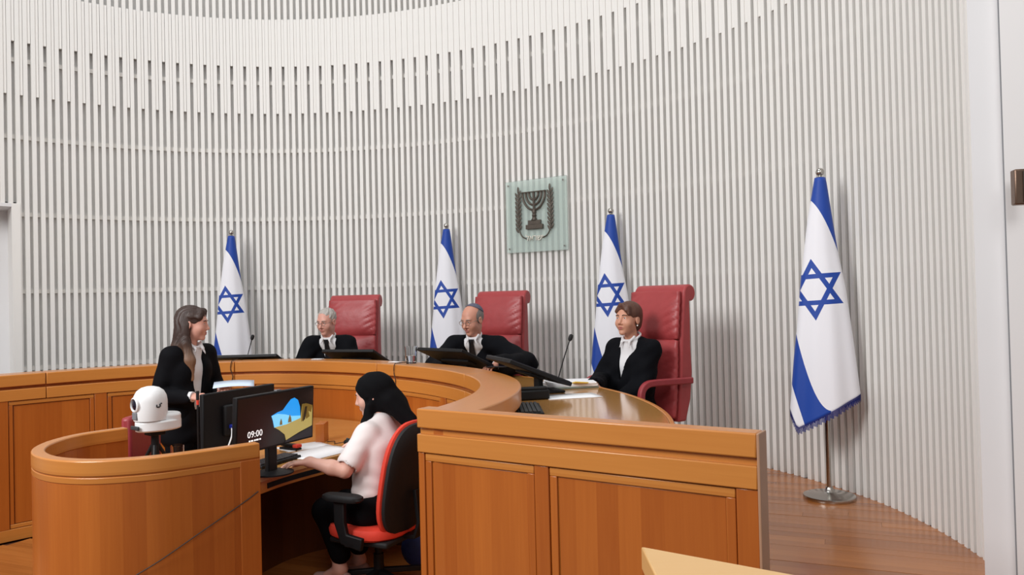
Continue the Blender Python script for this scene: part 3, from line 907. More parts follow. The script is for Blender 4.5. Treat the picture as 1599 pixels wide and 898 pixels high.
def make_judge_chair():
    root = empty('judge_chair')
    W = 0.53
    # back: side profile (y,z) extruded across x
    front = [(-0.215, 0.44), (-0.235, 0.60), (-0.25, 0.80), (-0.262, 1.0), (-0.28, 1.2), (-0.300, 1.36)]
    roll = [(-0.375 + 0.062 * math.cos(a), 1.392 + 0.066 * math.sin(a)) for a in np.linspace(R(10), R(250), 14)]
    back = [(-0.372, 1.335), (-0.375, 1.2), (-0.372, 1.0), (-0.38, 0.8), (-0.36, 0.6), (-0.31, 0.44)]
    prof = front + roll + back
    mb = MB(); n = len(prof); NX = 9
    xs = np.linspace(-W / 2, W / 2, NX)
    for x in xs:
        e = abs(x) / (W / 2); inset = 0.012 * max(0, (e - .7) / .3) ** 2
        cy = np.mean([p[0] for p in prof]); cz = 0
        for i, (y, z) in enumerate(prof):
            yy = y + (0.02 * (1 - e ** 2) if i < len(front) and 0 < i else 0) - (inset if i < len(front) else -inset * 0)
            mb.v.append((x * (1 - 0.04 * max(0, (0.75 - z)) * 2), yy, z))
    for k in range(NX - 1):
        for i in range(n):
            j = (i + 1) % n
            mb.face((k * n + i, k * n + j, (k + 1) * n + j, (k + 1) * n + i))
    mb.face([i for i in range(n)]); mb.face([(NX - 1) * n + i for i in range(n)][::-1])
    bk = mb.build('backrest', RED, root, bevel=0.014)
    # padded cushions on the back with creases between
    for z0, z1 in ((0.47, 1.04), (1.052, 1.405)):
        cb = MB(); nu, nv = 28, 26
        for q in range(nv + 1):
            z = z0 + (z1 - z0) * q / nv
            yb = float(np.interp(z, [p[1] for p in front], [p[0] for p in front]))
            for k in range(nu + 1):
                x = -W / 2 + 0.016 + (W - 0.032) * k / nu
                ex = 1 - abs(2 * k / nu - 1) ** 5; ez = 1 - abs(2 * q / nv - 1) ** (6 if z0 < 1 or q < nv / 2 else 2)
                cr = 0.0055 * math.sin(z * 105 + x * 60) * math.exp(-((abs(x) - W / 2 + .06) / .06) ** 2) * ez
                cb.v.append((x, yb + 0.004 + 0.030 * min(ex, 1) * min(ez, 1) + cr, z))
        for q in range(nv):
            for k in range(nu):
                a = q * (nu + 1) + k; cb.face((a, a + 1, a + nu + 2, a + nu + 1))
        o = cb.build('back_cushion', RED, bk, smooth=True)
        so = o.modifiers.new('thickness', 'SOLIDIFY'); so.thickness = 0.03; so.offset = 1 if False else -1
    MB().box((0, 0.02, 0.40), (W - 0.05, 0.50, 0.11)).build('seat', RED_D, root, bevel=0.035)
    MB().box((0, 0.0, 0.33), (W - 0.10, 0.44, 0.04)).build('seat_base', RED_D, root, bevel=0.01)
    for s in (-1, 1):
        x = s * (W / 2 + 0.038)
        pts = [(x, -0.33, 0.745), (x, -0.15, 0.750), (x, 0.05, 0.755), (x, 0.13, 0.748), (x, 0.175, 0.715), (x, 0.19, 0.66), (x, 0.185, 0.56), (x, 0.165, 0.44), (x, 0.14, 0.37)]
        pts = [tuple(p) for p in catmull(pts, 4)]
        MB().sweep(pts, [(-0.024, -0.02), (0.024, -0.02), (0.024, 0.02), (-0.024, 0.02)], up=(s, 0, 0.0)).build('armrest', RED_D, root, bevel=0.009)
    MB().lathe([(0.001, 0.08), (0.035, 0.08), (0.035, 0.2), (0.026, 0.2), (0.026, 0.32), (0.001, 0.32)], 14).build('gas_column', BLACK, root, smooth=True)
    for k in range(5):
        a = 2 * math.pi * k / 5 + 0.3
        ba_ = MB().sweep([(0.02 * math.cos(a), 0.02 * math.sin(a), 0.105), (0.29 * math.cos(a), 0.29 * math.sin(a), 0.075)], [(-.022, -.015), (.022, -.015), (.018, .012), (-.018, .012)]).build('base_arm', BLACK, root, bevel=0.004)
        MB().lathe([(0.001, -.012), (0.028, -.012), (0.028, .012), (0.001, .012)], 14, M=Matrix.Translation((0.29 * math.cos(a), 0.29 * math.sin(a), 0.029)) @ Matrix.Rotation(a, 4, 'Z') @ Matrix.Rotation(R(90), 4, 'Y') @ Matrix.Rotation(R(90), 4, 'Z')).build('caster', BLACK, ba_, smooth=True)
    return root


jc = make_judge_chair()
chair_spots = [((0.872, 5.885), (-0.82, -0.57), 'tall red leather judge chair with a scrolled top behind the woman judge'),
               ((-0.27, 7.17), (-0.50, -0.866), 'tall red leather judge chair behind the judge in a skullcap'),
               ((-1.685, 7.74), (-0.20, -0.98), 'tall red leather judge chair behind the grey-haired judge')]
for i, (p, d, lab) in enumerate(chair_spots):
    o = jc if i == 0 else copy_tree(jc)
    o.location = (p[0], p[1], DAIS); o.rotation_euler = (0, 0, face_dir(*d))
    tag(o, lab, 'chair', 'red judge chairs')

# ---- lower red chair behind the white camera
rc = tag(empty('red_armchair', (-2.02, 4.72, 0), face_dir(1, 0.0)), 'low red upholstered chair behind the white camera', 'chair')
MB().box((0, -0.22, 0.80), (0.40, 0.06, 0.50)).build('backrest', RED_D, rc, bevel=0.02)
MB().box((0, 0.0, 0.44), (0.44, 0.44, 0.10)).build('seat', RED_D, rc, bevel=0.025)
for x in (-.18, .18):
    for y in (-.19, .18):
        MB().tube([(x, y, 0), (x, y, 0.40)], 0.016, 8).build('leg', BLACK, rc, smooth=True)
    MB().tube([(x * .9, -.24, 0.36), (x * .9, -.24, 0.62)], 0.014, 8).build('back_support', BLACK, rc, smooth=True)

# ---- clerk's office chair
CD = (-0.90, 0.436)
oc = tag(empty('office_chair', (-0.825, 4.655, 0), face_dir(*CD)), 'black office chair with orange-red upholstery the clerk sits on', 'chair')


def superell(nx, nz, wx, hz, e=3.0):
    out = []
    for k in range(nx):
        a = 2 * math.pi * k / nx; c, s = math.cos(a), math.sin(a)
        out.append((wx * abs(c) ** (2 / e) * (1 if c > 0 else -1), hz * abs(s) ** (2 / e) * (1 if s > 0 else -1)))
    return out


def pad(n, wx, hz, layers, cz, y0, curve=0.0, taper=0.0, lean=0.0):
    mb = MB(); ring = superell(n, 0, wx, hz)
    for y, sc in layers:
        for x, z in ring:
            tp = 1 - taper * (z / hz)
            mb.v.append((x * sc * tp, y0 + y + curve * (x / wx) ** 2 + lean * z, cz + z * sc))
    L_ = len(layers)
    for i in range(L_ - 1):
        for k in range(n):
            k2 = (k + 1) % n; mb.face((i * n + k, i * n + k2, (i + 1) * n + k2, (i + 1) * n + k))
    mb.face([k for k in range(n)][::-1]); mb.face([(L_ - 1) * n + k for k in range(n)])
    return mb


pad(36, .225, .325, [(0.0, .94), (.010, 1.0), (.024, 1.01), (.036, .97), (.045, .85)], 0.665, -0.235, 0.03, 0.12, -0.14).build('backrest_cushion', RED_F, oc, smooth=True)
pad(36, .222, .320, [(-.035, .6), (-.03, .86), (-.012, .975), (0.006, .985)], 0.665, -0.242, 0.03, 0.12, -0.14).build('backrest_shell', BLACK_M, oc, smooth=True)
sc_ = pad(36, .245, .235, [(-.045, .9), (-.03, .98), (0, 1.0), (.022, .96), (.03, .8)], 0, 0)
so_ = sc_.build('seat', RED_F, oc, smooth=True); so_.rotation_euler = (R(90), 0, 0); so_.location = (0, 0.02, 0.375)
MB().box((0, 0, 0.315), (0.40, 0.40, 0.035)).build('seat_shell', BLACK_M, oc, bevel=0.012)
for s in (-1, 1):
    x = s * 0.285
    MB().sweep([(x, -0.10, 0.34), (x, 0.02, 0.36), (x, 0.05, 0.45), (x, 0.05, 0.58)], [(-.015, -.035), (.015, -.035), (.015, .035), (-.015, .035)], up=(0, 1, 0)).build('arm_post', BLACK, oc, bevel=0.006)
    MB().box((s * 0.24, -0.02, 0.335), (0.12, 0.07, 0.03)).build('arm_bracket', BLACK, oc, bevel=0.005)
    ap = pad(24, .045, .135, [(-.02, .88), (-.008, 1.0), (.008, .98), (.016, .85)], 0, 0)
    a_ = ap.build('arm_pad', BLACK_M, oc, smooth=True); a_.rotation_euler = (R(90), 0, 0); a_.location = (x, 0.03, 0.592)
MB().sweep([(0, -0.12, 0.32), (0, -0.27, 0.33), (0, -0.30, 0.42), (0, -0.275, 0.60)], [(-.03, -.012), (.03, -.012), (.03, .012), (-.03, .012)], up=(0, 1, .1)).build('back_bar', BLACK, oc, bevel=0.004)
MB().lathe([(0.001, 0.07), (0.03, 0.07), (0.03, 0.2), (0.022, 0.2), (0.022, 0.33), (0.001, 0.33)], 14).build('gas_column', BLACK, oc, smooth=True)
for k in range(5):
    a = 2 * math.pi * k / 5 + 0.6
    ba_ = MB().sweep([(0.02 * math.cos(a), 0.02 * math.sin(a), 0.10), (0.28 * math.cos(a), 0.28 * math.sin(a), 0.07)], [(-.022, -.015), (.022, -.015), (.018, .012), (-.018, .012)]).build('base_arm', BLACK, oc, bevel=0.004)
    MB().lathe([(0.001, -.012), (0.027, -.012), (0.027, .012), (0.001, .012)], 14, M=Matrix.Translation((0.28 * math.cos(a), 0.28 * math.sin(a), 0.028)) @ Matrix.Rotation(a, 4, 'Z') @ Matrix.Rotation(R(90), 4, 'Y') @ Matrix.Rotation(R(90), 4, 'Z')).build('caster', BLACK, ba_, smooth=True)

# ================================================================== DEVICES ON THE BENCH


def tilted_monitor(theta, ri, zi, ro, zo, W, label, th_extra=0.0):
    """reclined display: its high edge is nearest the well"""
    c = pol(theta, ro)
    root = tag(empty('tilted_monitor', (c[0], c[1], WT + 0.001), R(theta - 90 + th_extra)), label, 'monitor', 'reclined black monitors on the bench')
    ln = math.hypot(ro - ri, zi - zo); ang = math.atan2(zi - zo, ro - ri)
    zl = zo - WT
    M_ = Matrix.Translation((0, 0, zl)) @ Matrix.Rotation(-ang, 4, 'X')
    b = MB(); b.box((0, 0, 0), (W, ln, 0.028), M=M_ @ Matrix.Translation((0, -ln / 2, 0)))
    hs = b.build('housing', BLACK, root, bevel=0.006)
    MB().box((0, 0, 0), (W - 0.03, ln - 0.03, 0.003), M=M_ @ Matrix.Translation((0, -ln / 2, 0.0155))).build('display_glass', LENS, hs)
    MB().box((0, 0, 0), (W * .6, 0.10, 0.02), M=M_ @ Matrix.Translation((0, -ln * .45, -0.022))).build('rear_cover', BLACK_M, hs, bevel=0.005)
    MB().box((0, -ln * .30, zl * .5 + 0.02), (0.09, 0.035, zl + ln * .30 * math.sin(ang))).build('stand_neck', BLACK_M, root, bevel=0.005)
    MB().box((0, -ln * .25 + .02, 0.008), (0.24, 0.20, 0.016)).build('stand_foot', BLACK_M, root, bevel=0.005)
    return root


tilted_monitor(20.8, 2.285, 1.292, 2.70, 1.125, 0.50, 'black reclined monitor in front of the woman judge, seen from its side', -2)
tilted_monitor(46, 2.40, 1.305, 2.78, 1.14, 0.52, 'black reclined monitor in front of the judge in a skullcap')
tilted_monitor(70.5, 2.50, 1.275, 2.85, 1.13, 0.50, 'black reclined monitor in front of the grey-haired judge')
tilted_monitor(92.0, 2.55, 1.238, 2.95, 1.12, 0.54, 'black reclined monitor at the empty place left of the judges')


def gooseneck(base, tip, label, sag=0.03):
    root = tag(empty('gooseneck_microphone', base), label, 'microphone', 'gooseneck microphones')
    d = Vector(tip) - Vector(base)
    MB().lathe([(0.001, 0), (0.045, 0), (0.045, 0.012), (0.03, 0.022), (0.012, 0.028), (0.001, 0.028)], 20).build('base', BLACK, root, smooth=True)
    pts = [(d.x * s + sag * 0, d.y * s, 0.02 + (d.z - 0.02) * (s ** 0.86)) for s in np.linspace(0, 1, 12)]
    gn = MB().tube(pts, 0.0042, 8).build('gooseneck', BLACK, root, smooth=True)
    v = (Vector(pts[-1]) - Vector(pts[-2])).normalized()
    M_ = Matrix.Translation(pts[-1]) @ v.to_track_quat('Z', 'Y').to_matrix().to_4x4()
    MB().lathe([(0.001, -.012), (0.008, -.01), (0.0155, 0.004), (0.0165, 0.022), (0.0135, 0.036), (0.001, 0.043)], 14, M=M_).build('capsule', BLACK_M, gn, smooth=True)
    return root


gooseneck((0.315, 5.66, WT + .001), (0.408, 5.66, 1.376), 'tall gooseneck microphone on the table left of the woman judge')
gooseneck(pol(49.5, 2.86, WT + .001), pol(47.2, 2.72, 1.235), 'gooseneck microphone behind the monitor of the judge in a skullcap')
gooseneck(pol(95.2, 3.10, WT + .001), pol(93.9, 3.10, 1.362), 'gooseneck microphone at the empty place in front of the far flag')


def keyboard(loc, rz, label, W=0.40, D=0.14):
    root = tag(empty('keyboard', loc, rz), label, 'keyboard')
    MB().box((0, 0, 0.009), (W, D, 0.018)).build('case', BLACK, root, bevel=0.004)
    km = MB().box((0, 0, 0), (0.0165, 0.0165, 0.008)).mesh('key', GREY_D)
    for r_ in range(5):
        for c_ in range(int((W - .02) / .02)):
            k = link('key', km, root); k.location = (-W / 2 + 0.02 + c_ * 0.02, -D / 2 + 0.026 + r_ * 0.022, 0.022)
    return root


kp = pol(1.2, 2.315)
keyboard((kp[0], kp[1], WT + .001), R(2.2 - 90), 'black keyboard tucked under the right end of the bench cap')
keyboard((-1.43, 4.63, DZ + .001), R(66), 'black keyboard on the clerk desk under her monitor', 0.34)


def sheet(name, loc, rz, size, m, label, cat='paper', t=0.002, group=None, tilt=0.0, curl=0.0):
    mb = MB(); n = 8; w, d = size
    for i in range(n + 1):
        for j in range(2):
            x = -w / 2 + w * i / n; z = curl * math.sin(math.pi * i / n)
            mb.v.append((x, -d / 2 + d * j, z))
    for i in range(n): mb.face((2 * i, 2 * i + 2, 2 * i + 3, 2 * i + 1))
    o = mb.build(name, m, None, smooth=True); so = o.modifiers.new('thickness', 'SOLIDIFY'); so.thickness = t; so.offset = 1
    o.location = loc; o.rotation_euler = (tilt, 0, rz)
    return tag(o, label, cat, group)


sheet('paper_sheet', (0.355, 4.93, WT + .001), R(12), (0.34, 0.23), PAPER, 'blank white sheet lying on the table in front of the woman judge')
# stack of files
random.seed(5)
names = [('case_file', FOLDER, 0.012, 'grey-green folder at the bottom of the pile before the woman judge'),
         ('case_file', PAPER, 0.016, 'thick white document in the middle of the pile before the woman judge'),
         ('case_file', PAPER, 0.012, 'white document on top of the pile before the woman judge')]
z = WT + .001
for i, (nm, m, h, lab) in enumerate(names):
    o = MB().box((0, 0, h / 2), (0.36 - .012 * i, 0.25, h)).build(nm, m, None, bevel=0.002)
    o.location = (0.372 + .006 * i, 5.45 + 0.005 * i, z); o.rotation_euler = (0, 0, R(14 - 5 * i)); z += h + .0005
    tag(o, lab, 'documents', 'files before the woman judge')
o = MB().box((0, 0, 0.004), (0.10, 0.05, 0.008)).build('yellow_tab', YELLOW, None, bevel=0.002)
o.location = (0.447, 5.325, z - 0.006); o.rotation_euler = (R(-12), R(6), R(22))
tag(o, 'yellow marker tab sticking out of the file pile', 'tab')
o = MB().box((0, 0, 0.0), (0.05, 0.05, 0.008)).build('black_case', BLACK, None)
bx = tag(empty('black_box', (0.10, 4.86, WT + .001), R(15)), 'black phone console under the reclined monitor of the woman judge', 'phone')
bpy.data.objects.remove(o)
MB().box((0, 0, 0.03), (0.20, 0.16, 0.06)).build('console_body', BLACK, bx, bevel=0.01)
MB().box((0.0, -0.05, 0.068), (0.18, 0.04, 0.02)).build('handset', BLACK_M, bx, bevel=0.008)

# glass of water on the cap
gg, gnt2, gb2 = nodes_of('clear_glass')
gb2.inputs['Base Color'].default_value = (0.95, 0.97, 0.98, 1); gb2.inputs['Roughness'].default_value = 0.02
gb2.inputs['Transmission Weight'].default_value = 1.0; gb2.inputs['IOR'].default_value = 1.3


def tumbler(loc, h, r, label, water=True):
    root = tag(empty('drinking_glass', loc), label, 'glass')
    MB().lathe([(0.001, 0), (r * .82, 0), (r * .9, h * .3), (r, h), (r * .94, h), (r * .84, h * .3), (r * .76, 0.012), (0.001, 0.012)], 24).build('tumbler', gg, root, smooth=True)
    if water:
        MB().lathe([(0.001, 0.013), (r * .75, 0.013), (r * .86, h * .45), (0.001, h * .45)], 24).build('water', gg, root, smooth=True)
    return root


gp = pol(48.3, rb(48.3) + 0.12)
tumbler((gp[0], gp[1], ZB + 0.001), 0.128, 0.048, 'glass of water standing on the bench cap')
gp2 = pol(47.0, rb(47) + 0.13)
# wires hanging over the bench front
for a, lab, zlo in ((49.6, 'thin dark wire hanging over the bench below the glass', 0.98), (92.9, 'thin dark wire hanging over the bench right of the standing woman', 0.95)):
    rbb = rb(a)
    pts = [pol(a + .2, rbb + .20, ZB + .006), pol(a + .1, rbb + .05, ZB + .006), pol(a, rbb - .006, ZB + .002), pol(a + .25, rbb - .007, 1.15), pol(a - .2, rbb - .007, 1.09), pol(a + .2, rbb - .006, 1.02), pol(a + .1, rbb - .004, zlo)]
    tag(MB().tube([tuple(p) for p in catmull(pts, 5)], 0.0032, 6).build('wire', CABLE, smooth=True), lab, 'cable')
# small white cards on the cap near the glass
for i, (a, dr, lab) in enumerate(((53.5, .12, 'small white card on the bench cap left of the glass'), (75.5, .13, 'small white card on the bench cap left of the grey-haired judge'))):
    c_ = pol(a, rb(a) + dr)
    sheet('name_card', (c_[0], c_[1], ZB + .001), R(a - 90), (0.09, 0.06), PAPER, lab, 'card', t=0.004)

# ================================================================== DEVICES IN THE WELL
# white dome camera on a tripod
pc = tag(empty('dome_camera', (-1.722, 3.76, 0.832), face_dir(-0.62, -0.78)), 'white dome camera on a small black tripod', 'camera')
# local +Y = lens direction... camera looks towards the left of the photo
bz = 0.262
MB().prism([(0.078 * math.cos(a), 0.108 * math.sin(a) - 0.018) for a in np.linspace(0, 2 * math.pi, 28, endpoint=False)], bz, bz + 0.05).build('camera_base', WHITE_P, pc, bevel=0.008)
dome = MB().lathe([(0.001, 0.0), (0.073, 0.0), (0.076, 0.03), (0.076, 0.09), (0.072, 0.115), (0.06, 0.138), (0.04, 0.153), (0.018, 0.159), (0.001, 0.160)], 28, c=(0, 0.02, bz + 0.052))
chd = dome.build('camera_head', WHITE_P, pc, smooth=True)
MB().box((0, 0.095, bz + 0.022), (0.07, 0.01, 0.018)).build('status_window', GREY_D, pc, bevel=0.003)
hd = Matrix.Translation((0, 0.088, bz + 0.13)) @ Matrix.Rotation(R(-90), 4, 'X')
MB().lathe([(0.001, -0.02), (0.036, -0.02), (0.036, 0.010), (0.030, 0.014), (0.028, 0.006), (0.001, 0.004)], 24, M=hd).build('lens_ring', WHITE_P, chd, smooth=True)
MB().lathe([(0.001, 0.0), (0.026, 0.004), (0.026, 0.007), (0.018, 0.012), (0.001, 0.014)], 24, M=hd).build('lens', LENS, chd, smooth=True)
MB().box((0, 0.094, bz + 0.078), (0.04, 0.01, 0.034)).build('sensor_window', FRAME_CH, chd, bevel=0.003)
for dx, dz, w_, h_ in ((0.0, 0.0, .006, .014), (0.008, -.008, .012, .006), (0.016, -.002, .005, .012), (-.006, .008, .006, .006)):
    MB().box((-0.077, 0.012 + dx, bz + 0.125 + dz), (0.003, w_, h_)).build('maker_mark', GREY_D, chd)
MB().prism([(0.066 * math.cos(a), 0.060 * math.sin(a) - 0.062) for a in np.linspace(0, 2 * math.pi, 24, endpoint=False)], bz + 0.03, bz + 0.078).build('rear_housing', WHITE_P, pc, bevel=0.012)
MB().box((0, 0.0, bz - 0.012), (0.07, 0.07, 0.02)).build('mount_plate', BLACK, pc, bevel=0.003)
MB().tube([(0, 0, 0.14), (0, 0, bz - 0.02)], 0.018, 12).build('tripod_column', BLACK, pc, smooth=True)
for k in range(3):
    a = 2 * math.pi * k / 3 + 0.5
    MB().tube([(0.015 * math.cos(a), 0.015 * math.sin(a), 0.19), (0.125 * math.cos(a), 0.125 * math.sin(a), 0.006)], 0.009, 8).build('tripod_leg', BLACK, pc, smooth=True)

# computer displays of the clerk
Mtr = Vector((-1.19, 4.60)); Mdl = Vector((-0.435, -0.90)).normalized(); MW, MH = 0.60, 0.292
mn = Mtr + Mdl * MW / 2; mnrm = Vector((0.90, -0.435)).normalized()
mon = tag(empty('computer_monitor', (mn.x, mn.y, DZ + .001), math.atan2(-Mdl.y, -Mdl.x)), 'clerk computer monitor showing a lock screen with the time 09:00', 'monitor')
# local x from left(near) to right(far); screen faces local -y
zc = 0.905 + MH / 2 - DZ
tilt = Matrix.Translation((0, 0, zc)) @ Matrix.Rotation(R(3), 4, 'X')
MB().box((0, 0, 0), (MW, 0.03, MH + 0.01), M=tilt).build('housing', BLACK, mon, bevel=0.004)


def emis(name, rgb, st):
    m = mat(name, rgb, 0.3, emit=st, noise=0.08, scale=9)
    return m


SCR_K = emis('screen_black', (16, 13, 13), 0.5); SKY = emis('screen_sky', (30, 150, 235), 0.75); SKY2 = emis('screen_sky_pale', (120, 205, 245), 0.75)
SAND = emis('screen_sand', (176, 160, 92), 0.6); ROCK = emis('screen_rock', (120, 96, 40), 0.5); DKR = emis('screen_shadow', (52, 38, 20), 0.5); WHT = emis('screen_white', (240, 240, 240), 0.9)
FRAME_S = emis('screen_grey', (38, 36, 42), 0.5)


def flat(poly, y, name, m, parent=None, t=0.0006):
    parent = parent or spn
    """thin plate in the screen plane; poly in (x,z) about the screen centre"""
    mb = MB(); n = len(poly)
    mb.v += [tuple(tilt @ Vector((x, y, z))) for x, z in poly] + [tuple(tilt @ Vector((x, y - t, z))) for x, z in poly]
    for i in range(n): j = (i + 1) % n; mb.face((i, j, n + j, n + i))
    mb.face(list(range(n))); mb.face([2 * n - 1 - i for i in range(n)])
    return mb.build(name, m, parent)


sw, sh = MW / 2 - 0.008, MH / 2 - 0.006
spn = flat([(-sw, -sh), (sw, -sh), (sw, sh), (-sw, sh)], -0.0152, 'screen_panel', SCR_K, mon)
# the picture: pixel layout measured on the photo, (u,v) with u 0..1 left to right, v 0..1 top to bottom


def sv(u, v): return (-sw + 2 * sw * u, sh - 2 * sh * v)


flat([sv(*p) for p in ((.42, .42), (.50, .37), (.57, .35), (.62, .26), (.68, .16), (.73, .14), (.78, .20), (.81, .34), (.82, .52), (.82, .60), (.62, .66), (.46, .66), (.44, .52))], -0.0160, 'picture_sky', SKY)
flat([sv(*p) for p in ((.42, .42), (.50, .40), (.60, .44), (.70, .50), (.82, .53), (.82, .60), (.62, .66), (.46, .66), (.44, .52))], -0.0168, 'picture_haze', SKY2)
flat([sv(*p) for p in ((.46, .655), (.62, .645), (.82, .575), (.84, .30), (.90, .30), (.99, .36), (.99, .78), (.80, .86), (.62, .96), (.60, .84), (.52, .72))], -0.0176, 'picture_sand', SAND)
flat([sv(*p) for p in ((.84, .30), (.90, .30), (.99, .36), (.97, .5), (.93, .46), (.95, .58), (.90, .62), (.88, .50), (.85, .64), (.83, .66))], -0.0184, 'picture_rock', ROCK)
flat([sv(*p) for p in ((.88, .36), (.91, .36), (.90, .5), (.88, .62), (.85, .66), (.86, .52))], -0.0192, 'picture_shadow', DKR)
for u0, v0, h0_, w0 in ((.545, .60, .10, .035), (.665, .585, .13, .05)):
    flat([sv(u0 - w0 / 2, v0 + .03), sv(u0 + w0 / 2, v0 + .03), sv(u0 + w0 * .35, v0 - h0_ * .4), sv(u0, v0 - h0_), sv(u0 - w0 * .4, v0 - h0_ * .3)], -0.0192, 'picture_rock', ROCK)
flat([sv(*p) for p in ((.60, 1.0), (.62, .965), (.99, .79), (.99, 1.0))], -0.0184, 'picture_foreground', FRAME_S)
tm = text_mesh('09:00', 0.050, 0.0004); tm.materials.append(WHT)
o = link('clock_lettering', tm, spn); p = tilt @ Vector((*sv(.215, .70)[:1], -0.0165, sv(.215, .70)[1]))
o.location = p; o.rotation_euler = (R(93), 0, 0)
for i, (u, w_) in enumerate(((.15, .02), (.18, .025), (.215, .02), (.245, .03), (.28, .02))):
    a, b_ = sv(u - w_ / 2, .80), sv(u + w_ / 2, .83)
    flat([(a[0], a[1]), (b_[0], a[1]), (b_[0], b_[1]), (a[0], b_[1])], -0.0160, 'date_mark', WHT)
MB().box((0, 0.035, 0.12), (0.07, 0.03, 0.24)).build('stand_neck', BLACK, mon, bevel=0.006)
MB().lathe([(0.001, 0), (0.11, 0), (0.11, 0.008), (0.04, 0.016), (0.001, 0.016)], 28, c=(0, 0.02, 0)).build('stand_foot', BLACK, mon, smooth=True)
wl_ = MB().box((0.02, -0.004, zc + MH / 2 + 0.008), (0.035, 0.02, 0.008)).build('webcam_tag', FRAME_CH, mon)

# second monitor, seen from behind, turned to the standing woman
m2 = tag(empty('computer_monitor', (-1.65, 4.71, DZ + .001), R(66)), 'black monitor turned away, its back with white cables toward the hall', 'monitor')
MB().box((0, 0, 0.265), (0.59, 0.03, 0.33)).build('housing', BLACK, m2, bevel=0.006)
MB().box((0, -0.025, 0.26), (0.30, 0.03, 0.18)).build('rear_cover', BLACK_M, m2, bevel=0.01)
MB().box((0, 0.0165, 0.265), (0.56, 0.003, 0.30)).build('screen_panel', LENS, m2)
MB().box((0, -0.03, 0.10), (0.06, 0.03, 0.20)).build('stand_neck', BLACK_M, m2, bevel=0.005)
MB().lathe([(0.001, 0), (0.10, 0), (0.10, 0.01), (0.03, 0.018), (0.001, 0.018)], 24).build('stand_foot', BLACK_M, m2, smooth=True)
MB().box((-0.10, -0.048, 0.225), (0.05, 0.03, 0.022)).build('plug', BLUEPLUG, m2, bevel=0.003)
for dx, bend in ((-0.005, -0.06), (0.03, -0.03)):
    dx -= .16
    pts = [(0.045 + dx, -0.055, 0.22), (0.02 + dx, -0.075, 0.17), (0.0 + dx + bend * .4, -0.08, 0.10), (dx + bend, -0.08, 0.02), (dx + bend * 1.2, -0.08, 0.006)]
    MB().tube([tuple(p) for p in catmull(pts, 5)], 0.0045, 7).build('white_cable', WHITE_P, m2, smooth=True)
pts = [(-0.02, -0.03, 0.24), (0.0, -0.05, 0.20), (-0.005, -0.05, 0.13), (-0.01, -0.05, 0.05), (-0.01, -0.05, 0.006)]
MB().tube([tuple(p) for p in catmull(pts, 5)], 0.003, 6).build('white_cable', WHITE_P, m2, smooth=True)
# microphone pole with a red ring beside the camera
mp2 = tag(empty('desk_microphone', (-1.62, 4.02, 0.832)), 'thin black upright microphone with a red ring before the standing woman', 'microphone')
MB().lathe([(0.001, 0), (0.05, 0), (0.05, 0.015), (0.012, 0.025), (0.001, 0.025)], 20).build('base', BLACK, mp2, smooth=True)
MB().tube([(0, 0, 0.02), (0.0, 0, 0.345)], 0.0055, 8).build('gooseneck', BLACK, mp2, smooth=True)
MB().tube([(0, 0, 0.345), (0, 0, 0.37)], 0.0065, 8).build('red_ring', RED_F, mp2, smooth=True)
MB().tube([(0, 0, 0.37), (0, 0, 0.415)], 0.008, 8).build('capsule', BLACK_M, mp2, smooth=True)
tumbler((-1.745, 4.06, 0.832), 0.135, 0.034, 'small clear glass behind the white camera', water=False)
o = MB().box((0, 0, 0.012), (0.045, 0.03, 0.024)).build('white_clip', WHITE_P, None, bevel=0.004); o.location = (-1.66, 3.335, ZS + .001) if False else (-1.83, 3.52, 0.831)
tag(o, 'small white plastic clip on the counter under the camera', 'clip')

# papers, mouse and odds on the clerk desk
sheet('paper_sheet', (-1.22, 4.90, DZ + .001), R(58), (0.40, 0.28), PAPER, 'printed white pages the clerk is reading on the desk', t=0.004)
LINES = mat('print_grey', (150, 152, 160), 0.7)
for i in range(12):
    a = R(58); dx = -0.15 + i * 0.027; 
o = sheet('paper_sheet', (-1.38, 5.12, DZ + .001), R(40), (0.30, 0.21), PAPER, 'white sheet lying beyond the printed pages on the clerk desk', t=0.002)
ms = tag(empty('computer_mouse', (-1.08, 5.17, DZ + .001), R(70)), 'black computer mouse on the clerk desk', 'mouse')
MB().ellip((0, 0, 0.012), (0.034, 0.056, 0.026), 18, 10).build('mouse_body', BLACK, ms, smooth=True)
MB().ellip((0, 0.028, 0.035), (0.005, 0.010, 0.006), 10, 6).build('scroll_wheel', GREY_D, ms, smooth=True)
MB().tube([tuple(p) for p in catmull([(0, 0.05, 0.012), (-0.02, 0.11, 0.004), (0.05, 0.16, 0.004), (0.02, 0.2, 0.004)], 5)], 0.0025, 6).build('cord', BLACK, ms, smooth=True)
st = tag(empty('stapler', (-1.44, 5.03, DZ + .001), R(60)), 'black and red stapler beside the clerk monitor', 'stapler')
MB().box((0, 0, 0.008), (0.05, 0.15, 0.016)).build('base', BLACK, st, bevel=0.004)
MB().box((0, 0.01, 0.03), (0.04, 0.12, 0.016)).build('arm', BLACK, st, bevel=0.005)
MB().box((0, -0.06, 0.028), (0.045, 0.04, 0.02)).build('red_end', RED_F, st, bevel=0.004)
ph = tag(empty('desk_phone', (-1.43, 4.12, DZ + .001), R(66)), 'dark device with a white end at the corner of the clerk desk', 'phone')
MB().tube([(-0.06, 0, 0.028), (0.09, 0, 0.028)], 0.028, 14).build('body', BLACK, ph, smooth=True)
MB().tube([(-0.075, 0, 0.028), (-0.06, 0, 0.028)], 0.029, 14).build('white_end', WHITE_P, ph, smooth=True)
# blue bag and white strip under the office chair
bagm = MB(); bagm.ellip((0, 0, 0.12), (0.12, 0.06, 0.12), 18, 12)
o = bagm.build('bag', BAG, None, smooth=True); o.location = (-0.62, 4.98, 0.0); tag(o, 'dark blue bag on the floor behind the office chair', 'bag')
